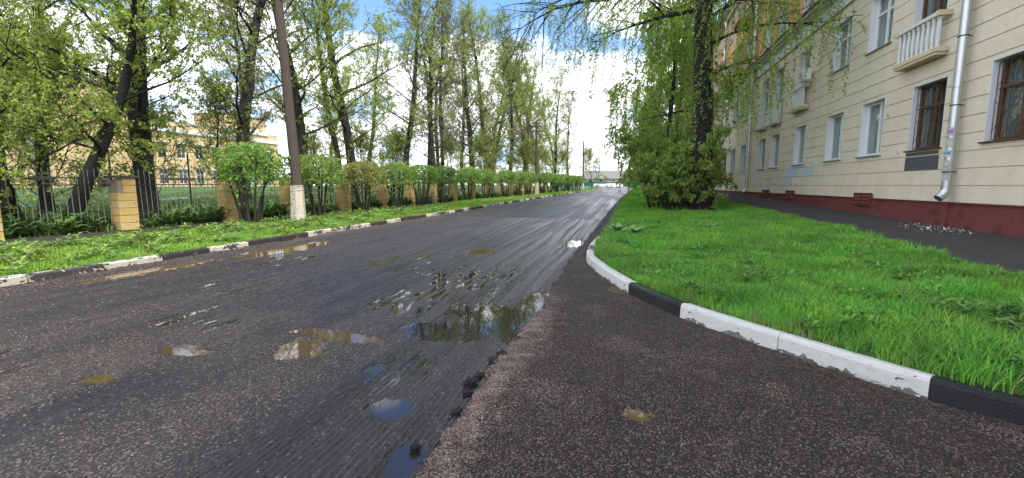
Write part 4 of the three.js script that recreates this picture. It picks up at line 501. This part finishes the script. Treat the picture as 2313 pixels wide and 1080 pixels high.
[[-13.65, 13.75, 0, 1.15, 'large round clipped bush left of the nearest pole'], [-13.3, 17.0, 1, 1.06, 'clipped bush immediately right of the nearest pole'], [-12.9, 20.0, 2, 1.0, 'yellowish brown clipped bush, second right of the nearest pole'], [-12.55, 22.7, 1, 1.02, 'clipped bush, third right of the nearest pole'], [-12.2, 25.2, 0, 1.0, 'clipped bush, fourth right of the nearest pole'], [-12.2, 28.6, 3, 1.0, 'thin single stemmed clipped bush, fifth right of the nearest pole'], [-12.0, 33, 0, 1.02, 'clipped bush, sixth right of the nearest pole'], [-11.6, 36.2, 1, 1.0, 'clipped bush, seventh right of the nearest pole'], [-10.9, 40.2, 0, 1.0, 'clipped bush, eighth right of the nearest pole'], [-10.5, 43.4, 1, 0.98, 'clipped bush, ninth right of the nearest pole'], [-10.2, 46.6, 0, 1.0, 'clipped bush just left of the two armed pole'], [-9.6, 52, 1, 1.0, 'clipped bush just right of the two armed pole'], [-9.3, 55.5, 0, 1, 'clipped bush, second right of the two armed pole'], [-9.0, 59, 1, 0.98, 'clipped bush, third right of the two armed pole'], [-8.6, 62.5, 0, 0.98, 'clipped bush, fourth right of the two armed pole'], [-8.3, 66, 1, 0.95, 'clipped bush, fifth right of the two armed pole'], [-7.9, 69.5, 0, 0.95, 'clipped bush, sixth right of the two armed pole'], [-7.5, 73, 1, 0.92, 'last clipped bush before the slender far pole']].forEach(([x, s, v, k, label], i) => { const g = grp('clipped_bush', null, x, hr(s) + 0.12, -s, i * 2.1); g.scale.set(k, k, k); mesh('stems', bushG[v].wood, twigM, g); mesh('crown', bushG[v].leaves, leafM, g); tag(g, label, 'bush', 'clipped bushes along the left verge'); });
console.log('bushes done');

// ---------------------------------------------------------------- grass and weeds
function blades(seed, n, h, spread, w) { const r = rng(seed), p = [], idx = [], nn = []; for (let k = 0; k < n; k++) { const a = r() * 6.28, q = Math.sqrt(r()) * spread, x = Math.cos(a) * q, z = Math.sin(a) * q, b = r() * 6.28, H = h * (0.55 + 0.6 * r()), lean = H * (0.25 + 0.75 * r() * r() * 1.3), sx = -Math.sin(b) * w / 2, sz = Math.cos(b) * w / 2, base = p.length / 3; for (const [t, ww] of [[0, 1], [0.4, 0.95], [0.75, 0.65]]) { const l = lean * t * t, y = H * t * (1 - 0.25 * t * lean / H); p.push(x + Math.cos(b) * l - sx * ww, y, z + Math.sin(b) * l - sz * ww, x + Math.cos(b) * l + sx * ww, y, z + Math.sin(b) * l + sz * ww); } p.push(x + Math.cos(b) * lean, H * (1 - 0.25 * lean / H), z + Math.sin(b) * lean); idx.push(base, base + 1, base + 2, base + 1, base + 3, base + 2, base + 2, base + 3, base + 4, base + 3, base + 5, base + 4, base + 4, base + 5, base + 6); } const g = new THREE.BufferGeometry(); g.setAttribute('position', new THREE.Float32BufferAttribute(p, 3)); g.setIndex(idx); g.computeVertexNormals(); return g; }
function rosette(seed, n, l, w, rise) { const r = rng(seed), p = [], idx = []; for (let k = 0; k < n; k++) { const a = (k / n) * 6.28 + r(), L = l * (0.6 + 0.6 * r()), u = rise * (0.5 + r()), c = Math.cos(a), s = Math.sin(a), b = p.length / 3, ww = w * (0.7 + 0.5 * r()), y0 = rise * L * r(); p.push(0, y0, 0, c * L * 0.5 - s * ww, y0 + u * L * 0.5, s * L * 0.5 + c * ww, c * L * 0.5 + s * ww, y0 + u * L * 0.5, s * L * 0.5 - c * ww, c * L * 0.55, y0 + u * L * 0.5 - 0.006, s * L * 0.55, c * L, y0 + u * L * 0.55, s * L); idx.push(b, b + 3, b + 1, b, b + 2, b + 3, b + 1, b + 3, b + 4, b + 3, b + 2, b + 4); } const g = new THREE.BufferGeometry(); g.setAttribute('position', new THREE.Float32BufferAttribute(p, 3)); g.setIndex(idx); g.computeVertexNormals(); return g; }
const grassM = new THREE.MeshPhysicalMaterial({ color: 0xffffff, roughness: 0.9, transmission: 0.3, thickness: 0, side: THREE.DoubleSide });
function scatter(name, geo, spots, label, cat, mat = grassM) { const im = new THREE.InstancedMesh(geo, mat, spots.length), o = new THREE.Object3D(), c = new THREE.Color(); spots.forEach(([x, y, z, k, col, flat], i) => { o.position.set(x, y, z); o.rotation.set((R() - 0.5) * (flat ? 3 : 0.25), R() * 6.28, (R() - 0.5) * (flat ? 3 : 0.25)); o.scale.set(k, k * (flat ?? 1), k); o.updateMatrix(); im.setMatrixAt(i, o.matrix); c.setRGB(...col); im.setColorAt(i, c); }); im.name = nm(name); shade(im); scene.add(im); return tag(im, label, cat, null, 'stuff'); }
const gcol = (x, s, base) => { const a = fbm(n2, x * 0.5 + 3, s * 0.5, 3), b = R(), k = (0.62 + 0.6 * b) * (1 + 0.4 * a), y = 0.16 * fbm(n2b, x * 0.9, s * 0.9, 2) + 0.2 * (R() - 0.5); return R() < 0.01 ? [0.3, 0.27, 0.11] : [base[0] * k * (1 + 2 * y), base[1] * k, base[2] * k]; };
const GR = [0.18, 0.45, 0.034], GV = [0.24, 0.42, 0.032];
{
  const near = [], mid = [], edge = []; const put = (arr, s0, s1, dens, k) => { const n = Math.round((s1 - s0) * 6.6 * dens); for (let i = 0; i < n; i++) { const s = lerp(s0, s1, R()), x = lerp(-0.9, 6.1, R()); if (x < xKerbR(s) + 0.19 || x > lawnX(s) - 0.02 + 0.09 * n2(3, s * 2.1)) continue; if (Math.hypot((x - 3.2) / 2.2, (s - 21.7) / 1.1) < 0.8 && R() < 0.75) continue; const ed = sst(0.55, 0.15, x - xKerbR(s)), tall = 0.95 + 0.45 * fbm(n2b, x * 0.7, s * 0.7, 2) - 0.15 * ed; arr.push([x, hLawn(x, s) - 0.01, -s, k * clamp(tall, 0.6, 1.4), ed > 0.3 && R() < 0.13 * ed ? [0.34, 0.3, 0.11] : gcol(x, s, GR)]); } };
  put(near, 2.6, 9, 340, 1); put(near, 9, 14, 150, 1.15); put(mid, 14, 26, 90, 1.1); put(mid, 26, 60, 32, 1.5); put(mid, 60, 110, 10, 2);
  scatter('lawn_grass', blades(401, 13, 0.19, 0.08, 0.0085), near, 'lush uncut grass filling the near right lawn', 'grass'); scatter('lawn_grass', blades(402, 12, 0.13, 0.12, 0.011), mid, 'grass on the lawn round the birch and beyond', 'grass');
  const weed = []; for (let i = 0; i < 9000; i++) { const s = 3.2 + 14 * R() * R(), x = lerp(-0.6, 5.4, R()); if (x < xKerbR(s) + 0.35 || x > lawnX(s) - 0.15 || fbm(n2, x * 0.9 + 40, s * 0.9, 3) < 0.2) continue; weed.push([x, hLawn(x, s) + 0.03, -s, 0.7 + 0.5 * R(), gcol(x, s, [0.15, 0.36, 0.04])]); }
  scatter('lawn_weeds', rosette(403, 12, 0.075, 0.018, 1.1), weed, 'patches of broad leaved weeds among the lawn grass', 'weeds');
  const v = [], vf = [], put2 = (arr, s0, s1, dens, k) => { const n = Math.round((s1 - s0) * 4.6 * dens); for (let i = 0; i < n; i++) { const s = lerp(s0, s1, R()), x = lerp(vergeX(s) - 0.15, kerbL(s) - 0.2, R()); if (x < vergeX(s) + 0.3 * n2(1, s) || n2(x * 0.8 + 9, s * 0.8) > 0.72) continue; arr.push([x, hVerge(x, s) - 0.01, -s, k * (0.6 + 0.5 * R()), gcol(x, s, GV)]); } };
  put2(v, 2, 16, 150, 1); put2(v, 16, 30, 80, 1.2); put2(vf, 30, 98, 28, 1.5);
  scatter('verge_grass', blades(404, 12, 0.12, 0.1, 0.012), v, 'bright short grass on the near left verge', 'grass'); scatter('verge_grass', blades(405, 10, 0.11, 0.16, 0.02), vf, 'grass on the far left verge under the bushes', 'grass');
  const dl = []; for (let i = 0; i < 1500; i++) { const s = 2 + 22 * R(), x = lerp(vergeX(s), kerbL(s) - 0.3, R()); if (n2b(x * 0.9, s * 0.7) < -0.1) continue; dl.push([x, hVerge(x, s) + 0.02, -s, 0.9 + 0.7 * R(), gcol(x, s, [0.2, 0.33, 0.035])]); } scatter('verge_weeds', rosette(406, 9, 0.13, 0.02, 0.7), dl, 'dandelion rosettes in the left verge', 'weeds');
  const y = [], yw = []; for (let i = 0; i < 26000; i++) { const s = lerp(-2, 70, R()), d = 0.1 + 26 * R() * R(), x = fenceX(s) - d; y.push([x, hYard(x, s) - 0.02, -s, 1.1 + 0.9 * R(), gcol(x, s, [0.13, 0.25, 0.035])]); } scatter('park_grass', blades(407, 12, 0.16, 0.2, 0.022), y, 'long park grass behind the picket fence', 'grass');
  for (let i = 0; i < 3800; i++) { const s = lerp(3, 60, R()), d = -0.2 + 3.2 * R() * R(), x = fenceX(s) - d; if (n2(x * 0.6, s * 0.5) < -0.25) continue; yw.push([x, hYard(x, s) + 0.04 + 0.25 * R() * sst(-0.2, 0.6, d), -s, 1.2 + 1.2 * R(), gcol(x, s, [0.13, 0.28, 0.04])]); } scatter('fence_weeds', rosette(408, 9, 0.15, 0.035, 0.9), yw, 'dark nettles and weeds growing along the picket fence foot', 'weeds');
}
{ // big burdock leaves by the kerb, dandelion heads
  const m = new THREE.MeshPhysicalMaterial({ color: rgb(0.16, 0.32, 0.08), roughness: 0.7, transmission: 0.2, side: THREE.DoubleSide }); const spot = [[-0.2, 12.0, 0, 1], [0.25, 12.3, 1, 0.8], [2.4, 13.5, 0, 0.6]];
  const lg = (() => { const g = new THREE.SphereGeometry(1, 9, 5, 0, 6.283, 0, 1.1); g.scale(0.09, 0.03, 0.15); g.translate(0, 0, 0.17); return g; })();
  spot.forEach(([x, s, , k], i) => { const g = grp('burdock_plant', null, x, hLawn(x, s), -s, i); g.scale.setScalar(k); tag(g, ['large leaved burdock plant beside the white kerb curve', 'smaller burdock plant right of the large one', 'burdock plant in mid lawn'][i], 'plant', 'burdock plants in the lawn'); for (let q = 0; q < 9; q++) { const l = mesh('leaf', lg, m, g); l.rotation.order = 'YXZ'; l.rotation.set(-0.35 - 0.5 * R(), q * 0.72 + R() * 0.3, 0.2 * (R() - 0.5)); l.scale.setScalar(0.8 + 0.7 * R()); l.position.y = 0.06 + 0.08 * R(); } });
  const ym = M(0.75, 0.5, 0.02, 0.8), gs = M(0.15, 0.3, 0.05); [[-12.4, 6.3], [-13.3, 12.7], [-12.0, 9.0]].forEach(([x, s], i) => { const g = grp('dandelion', null, x, hVerge(x, s), -s); tag(g, ['yellow dandelion flower at the left frame edge of the verge', 'yellow dandelion flower near the first clipped bush', 'yellow dandelion flower in mid verge'][i], 'flower', 'dandelions in the verge'); mesh('stem', bar([0, 0, 0], [0.01, 0.14, 0], 0.004), gs, g); const h = new THREE.SphereGeometry(0.032, 8, 5); h.scale(1, 0.55, 1); h.translate(0.01, 0.145, 0); mesh('flower_head', h, ym, g); });
}

// ---------------------------------------------------------------- loose stones, asphalt lumps, litter
const stoneG = (() => { const g = new THREE.IcosahedronGeometry(1, 0); g.scale(1, 0.55, 0.8); return g; })(), stoneM = new THREE.MeshStandardMaterial({ color: 0xffffff, roughness: 0.6 });
{
  const st = []; const add = (x, s, y, k, dull) => { const q = CHIPS[Math.floor(R() * 7)], z = (0.5 + 0.6 * R()) * dull; st.push([x, y, -s, k, q.map((c) => c * z), 0.7]); };
  for (let i = 0; i < 15000; i++) { const s = 1.7 + 5.5 * R() * R(), x = lip(s) + 0.02 + 4 * R() * R(); if (x > xKerbR(s) - 0.02) continue; add(x, s, hApron(x, s) - 0.001, 0.003 + 0.005 * R() * R(), R() < 0.5 ? 0.45 : 0.95); }
  for (let i = 0; i < 2600; i++) { const s = 2 + 3.4 * R(), x = lip(s) + Math.abs(0.3 * (R() + R() - 1)) + 0.02; add(x, s, hApron(x, s), 0.004 + 0.006 * R() * R(), 0.95); }
  for (let i = 0; i < 9000; i++) { const s = 1.6 + 5 * R() * R(), x = lerp(-6, -1.1, R()); if (milled(x, s) > 0.55 && R() < 0.8) continue; if (pudD(x, s) > 0.008) continue; add(x, s, hRoad(x, s), 0.0035 + 0.006 * R() * R(), R() < 0.6 ? 0.4 : 0.9); }
  for (let i = 0; i < 5000; i++) { const s = 3.4 + 9 * R(), x = xKerbR(s) - 0.02 - 0.25 * R() * R(); add(x, s, hApron(x, s), 0.003 + 0.006 * R() * R(), 0.5); }
  for (let i = 0; i < 3500; i++) { const s = 3 + 14 * R(), x = kerbL(s) + 0.02 + 0.6 * R() * R(); add(x, s, hRoad(x, s), 0.005 + 0.01 * R() * R(), 0.6); }
  scatter('loose_gravel', stoneG, st, 'loose pinkish stone chips strewn over the asphalt', 'gravel', stoneM);
  const pl = []; for (let i = 0; i < 170; i++) { const s = 12.7 + 2.1 * (R() - 0.5) * (0.4 + R()), x = 7.45 - 1.0 * R() * R(); pl.push([x, lerp(hEdge(s), hWall(s), (x - lawnX(s)) / (7.6 - lawnX(s))) + 0.012, -s, 0.008 + 0.03 * R() * R(), [0.6, 0.58, 0.53].map((c) => c * (0.7 + 0.4 * R())), 0.25]); } scatter('plaster_debris', stoneG, pl, 'fallen white plaster flakes under the downpipe', 'debris', stoneM);
  const lumpM = new THREE.MeshStandardMaterial({ color: rgb(0.012, 0.0115, 0.012), roughness: 0.5, bumpMap: scaled(fineBump, 6), bumpScale: 0.006 });
  const lump = (seed) => { const g = new THREE.IcosahedronGeometry(1, 4), p = g.attributes.position, v = new THREE.Vector3(); for (let i = 0; i < p.count; i++) { v.fromBufferAttribute(p, i); const d = 1 + 0.3 * n3(v.x * 1.6 + seed, v.y * 1.6, v.z * 1.6) + 0.14 * n3(v.x * 5, v.y * 5 + seed, v.z * 5); p.setXYZ(i, v.x * d, v.y * d * 0.7, v.z * d); } g.computeVertexNormals(); return g; };
  const lg = [lump(1), lump(2.5), lump(4)]; [[-1.11, 2.76, 0.042], [-1.17, 3.22, 0.06], [-1.14, 3.36, 0.045], [-1.12, 3.72, 0.055], [-1.08, 3.86, 0.06], [-1.03, 4.28, 0.055], [-1.0, 4.4, 0.045], [-1.05, 4.12, 0.035], [-1.13, 3.05, 0.04], [-0.67, 6.95, 0.05], [-1.2, 2.3, 0.03]].forEach(([x, s, k], i) => { const m = mesh('asphalt_lump', lg[i % 3], lumpM); m.position.set(x, 0.012, -s); m.scale.setScalar(k); m.rotation.y = i * 1.9; tag(m, ['lone asphalt lump on the broken edge, second nearest the camera', 'largest asphalt lump of the pair at mid edge', 'smaller asphalt lump behind the largest one', 'asphalt lump in the middle cluster, nearer half', 'asphalt lump in the middle cluster, farther half', 'asphalt lump beside the clear puddle, right one', 'farthest asphalt lump of the broken edge by the puddle', 'small asphalt lump just before the puddle ones', 'small asphalt lump just below the largest pair', 'small black asphalt lump lying alone near the white kerb', 'smallest asphalt lump, nearest the camera'][i], 'asphalt lump', 'asphalt lumps along the milled edge'); });
  // twigs and straw against the kerb
  const tg = [], r = rng(77); for (let i = 0; i < 46; i++) { const x = 1.72 + 0.42 * (r() + r() - 1), s = 3.98 + 0.22 * (r() + r() - 1) - (x - 1.72) * 0.75, a = 0.7 + (r() - 0.5) * 3.6, l = 0.05 + 0.16 * r(), y = hApron(x, s) + 0.01 + 0.02 * r(); tg.push(bar([x - Math.cos(a) * l, y, -s - Math.sin(a) * l], [x + Math.cos(a) * l, y + 0.02 * (r() - 0.5), -s + Math.sin(a) * l], 0.001 + 0.0016 * r(), 4)); }
  tag(mesh('twig_litter', merge(tg), M(0.13, 0.075, 0.04, 0.9)), 'dry twigs and straw gathered against the white kerb', 'litter', null, 'stuff');
  const sg = []; for (let i = 0; i < 40; i++) { const x = 0.02 + 0.25 * (r() + r() - 1), s = 6.68 + 0.3 * (r() + r() - 1), a = r() * 6.28, l = 0.04 + 0.08 * r(), y = hApron(x, s) + 0.012; if (x > xKerbR(s)) continue; sg.push(bar([x - Math.cos(a) * l, y, -s - Math.sin(a) * l], [x + Math.cos(a) * l, y + 0.02 * r(), -s + Math.sin(a) * l], 0.0018, 4)); }
  tag(mesh('straw_litter', merge(sg), M(0.32, 0.22, 0.11, 0.9)), 'dry straw where the white and black kerb stones meet', 'litter', null, 'stuff');
  const paper = (x, s, k, label, m) => { const g = new THREE.PlaneGeometry(0.24, 0.16, 8, 6), p = g.attributes.position; for (let i = 0; i < p.count; i++) p.setZ(i, 0.04 * n2(p.getX(i) * 14 + k, p.getY(i) * 14)); g.rotateX(-Math.PI / 2); g.computeVertexNormals(); const o = mesh('crumpled_wrapper', g, m); o.position.set(x, hLawn(x, s) + 0.09, -s); o.rotation.y = k; tag(o, label, 'litter'); };
  const wp = M(0.7, 0.7, 0.7, 0.6, { side: THREE.DoubleSide }); paper(-0.35, 10.9, 0.4, 'white crumpled paper in grass by the burdock', wp); paper(0.15, 10.5, 2, 'pale plastic wrapper lying in the lawn grass', M(0.55, 0.6, 0.65, 0.3, { side: THREE.DoubleSide }));
  const pm = mesh('puddle', (() => { const g = new THREE.CircleGeometry(0.3, 30); g.rotateX(-Math.PI / 2); g.scale(1, 1, 0.7); return g; })(), puddles.mud); pm.position.set(0.12, 0.026, -3.02); structure(pm, 'tiny muddy puddle in the gravelly driveway', 'puddle');
}
console.log('small things done');

// ---------------------------------------------------------------- far end of the road
function car(x, s, turn, k, suv, label) {
  const g = grp(suv ? 'parked_suv' : 'parked_sedan', null, x, hr(s), -s, turn); g.scale.setScalar(k); tag(g, label, 'car', 'cars at the far crossing'); const paint = M(0.7, 0.72, 0.74, 0.25), ext = (pts, w) => { const gg = new THREE.ExtrudeGeometry(new THREE.Shape(pts.map((q) => new THREE.Vector2(...q))), { depth: w, bevelEnabled: true, bevelSize: 0.05, bevelThickness: 0.06, bevelSegments: 2 }); gg.translate(0, 0, -w / 2); return gg; }; const u = suv ? 0.16 : 0;
  mesh('body', ext([[-2.15, 0.3], [2.15, 0.3], [2.2, 0.62 + u], [1.9, 0.86 + u], [1.05, 0.95 + u], [-2.1, 0.98 + u], [-2.22, 0.6]], 1.66), paint, g);
  mesh('cabin', ext(suv ? [[-1.95, 1.1], [1.0, 1.1], [0.35, 1.62], [-1.6, 1.66]] : [[-1.7, 0.95], [1.0, 0.95], [0.2, 1.38], [-0.95, 1.4]], 1.42), darkGlass, g); mesh('roof', rbox(suv ? 2.1 : 1.3, 0.06, 1.44, suv ? -0.6 : -0.38, suv ? 1.73 : 1.46, 0, 0.02), paint, g);
  for (const qx of [-1.35, 1.35]) for (const qz of [-0.84, 0.84]) { const w = grp('wheel', g, qx, 0.34, qz); const t = new THREE.CylinderGeometry(0.34, 0.34, 0.22, 18); t.rotateX(Math.PI / 2); mesh('tyre', t, darkIron, w); const h = new THREE.CylinderGeometry(0.2, 0.2, 0.24, 12); h.rotateX(Math.PI / 2); mesh('rim', h, zinc, w); }
  for (const qz of [-0.6, 0.6]) mesh('headlight', rbox(0.1, 0.16, 0.36, 2.2, 0.7 + u, qz, 0.03), M(0.8, 0.82, 0.85, 0.1), g);
}
car(-2.9, 112, 0.55, 0.9, true, 'white suv stopped at the far crossing'); car(-6.2, 118, 0.1, 0.95, false, 'white sedan behind the suv at the far crossing');
{
  const g = grp('crossing_sign', null, -5.6, hr(95) + 0.1, -95, 0.15); tag(g, 'pedestrian crossing sign with yellow green border on a thin pole', 'road sign'); mesh('pole', bar([0, -0.1, 0], [0, 6.6, 0], 0.06, 8), darkIron, g); mesh('backing', rbox(0.95, 0.95, 0.03, 0.45, 2.55, 0.09, 0.01), M(0.5, 0.75, 0.08), g); mesh('plate', box(0.7, 0.7, 0.012, 0.45, 2.55, 0.113), M(0.03, 0.1, 0.4), g); const t = new THREE.ExtrudeGeometry(new THREE.Shape([[-0.3, -0.26], [0.3, -0.26], [0, 0.28]].map((q) => new THREE.Vector2(...q))), { depth: 0.008, bevelEnabled: false }); t.translate(0.45, 2.55, 0.121); mesh('triangle', t, white, g); mesh('pictogram', merge([bar([0.42, 2.36, 0.135], [0.46, 2.55, 0.135], 0.02, 5), bar([0.5, 2.36, 0.135], [0.46, 2.55, 0.135], 0.02, 5), bar([0.46, 2.52, 0.135], [0.46, 2.62, 0.135], 0.03, 5)]), darkIron, g);
}
{
  const h = grp('cottage', null, -7, hr(135) - 0.1, -152, 0); tag(h, 'low house with grey roof beyond the crossing', 'house'); mesh('wall', box(13, 2.6, 8, 0, 1.3, 0), M(0.5, 0.45, 0.36), h); const rg = new THREE.ExtrudeGeometry(new THREE.Shape([[-4.6, 2.6], [4.6, 2.6], [0, 5.3]].map((q) => new THREE.Vector2(...q))), { depth: 14, bevelEnabled: false }); rg.rotateY(Math.PI / 2); rg.translate(-7, 0, 0); const rf = mesh('roof', rg, M(0.2, 0.19, 0.18), h); const dm = new THREE.ExtrudeGeometry(new THREE.Shape([[-2.6, 2.61], [2.6, 2.61], [0, 4.4]].map((q) => new THREE.Vector2(...q))), { depth: 5, bevelEnabled: false }); dm.translate(-1, 0, 0); mesh('gable', dm, M(0.22, 0.2, 0.18), rf); for (const x of [-4.5, -1, 3]) { const w = grp('window', h, x, 1.1, 4.01); mesh('frame', box(1.2, 1.2, 0.06, 0, 0.6, 0.03), white, w); mesh('pane', box(0.95, 0.95, 0.03, 0, 0.6, 0.06), darkGlass, w); }
  const h2 = grp('small_house', null, 2.3, hr(135) - 0.1, -148, 0.1); tag(h2, 'small pink house with red roof right of the grey roofed one', 'house'); mesh('wall', box(5, 3.4, 6, 0, 1.7, 0), M(0.5, 0.36, 0.26), h2); const r2 = new THREE.ExtrudeGeometry(new THREE.Shape([[-2.9, 3.4], [2.9, 3.4], [0, 5.6]].map((q) => new THREE.Vector2(...q))), { depth: 6.6, bevelEnabled: false }); r2.translate(0, 0, -3.3); mesh('roof', r2, M(0.35, 0.1, 0.05), h2); mesh('chimney', box(0.6, 1.6, 0.6, -1.4, 5.4, 0), M(0.3, 0.12, 0.08), h2);
  const f = grp('green_fence', null, -8, hr(135) - 0.1, -138, 0); tag(f, 'dark green sheet fence in front of the far houses', 'fence'); for (let k = 0; k < 11; k++) mesh('panel', box(2.46, 1.5 + 0.06 * (k % 3), 0.05, -14 + k * 2.5, 0.8, 0.02 * (k % 2)), M(0.02, 0.11, 0.08), f);
  const d = grp('low_rail', null, -8.5, hr(60) + 0.12, -58, 0); tag(d, 'low black pipe rail beyond the hedge gap', 'railing'); d.rotation.y = -0.06; const dl = []; mesh('rail', bar([-0.2, 0.75, -14], [-1.4, 0.75, 14], 0.03), darkIron, d); for (let k = 0; k < 8; k++) mesh('post', bar([-0.2 - k * 0.17, 0, -14 + k * 4], [-0.2 - k * 0.17, 0.75, -14 + k * 4], 0.03), darkIron, d); void dl;
}
plantTree('roadside_tree', young, -7.2, 98, hr(98), 1, 1.5, bark, 'round leafy tree right of the slender far pole', 'tree', 'trees at the far crossing');
const autumn = tree({ seed: 141, h: 4.6, r: 0.06, limbs: 16, first: 0.2, rise: [0.9, 1.3], spread: 0.9, subs: 4, twigs: 4, twigLen: 0.3, leaves: 12, leaf: 0.11, crook: 0.7, col: [0.5, 0.13, 0.04] });
plantTree('copper_tree', autumn, -11.6, 92, hr(92), 0, 1, bark, 'narrow orange red leaved tree left of the slender far pole', 'tree');
const farG = [151, 152].map((seed) => tree({ ...lindenO, seed, subs: 5, twigs: 4, leaves: 9, leaf: 0.2, epi: 20 }));
// wood and orchard trees closing the view
[[-22, 140, 0.55], [-14, 165, 0.55], [-3, 170, 0.5], [5.5, 128, 0.5], [8, 142, 0.6], [12, 160, 0.7], [-32, 150, 0.7], [-45, 140, 0.8], [-26, 118, 0.75], [-20, 105, 0.8], [6, 112, 0.55]].forEach(([x, s, k], i) => plantTree('far_tree', farG[i % 2], x, s, hr(135) - 0.2, i, k, bark, ['far tree left of the cottage', 'far tree behind the cottage roof', 'far tree behind the pink house', 'far tree right of the crossing cars', 'far tree second right of the crossing cars', 'far tree behind the right roadside trees', 'far tree beyond the park end', 'far tree deep left beyond the park', 'tree past the park corner', 'tree at the park corner near the hedge end', 'slim tree by the right roadside at the crossing'][i], 'tree', 'trees beyond the crossing'));
console.log('all done');
renderer.render(scene, camera);
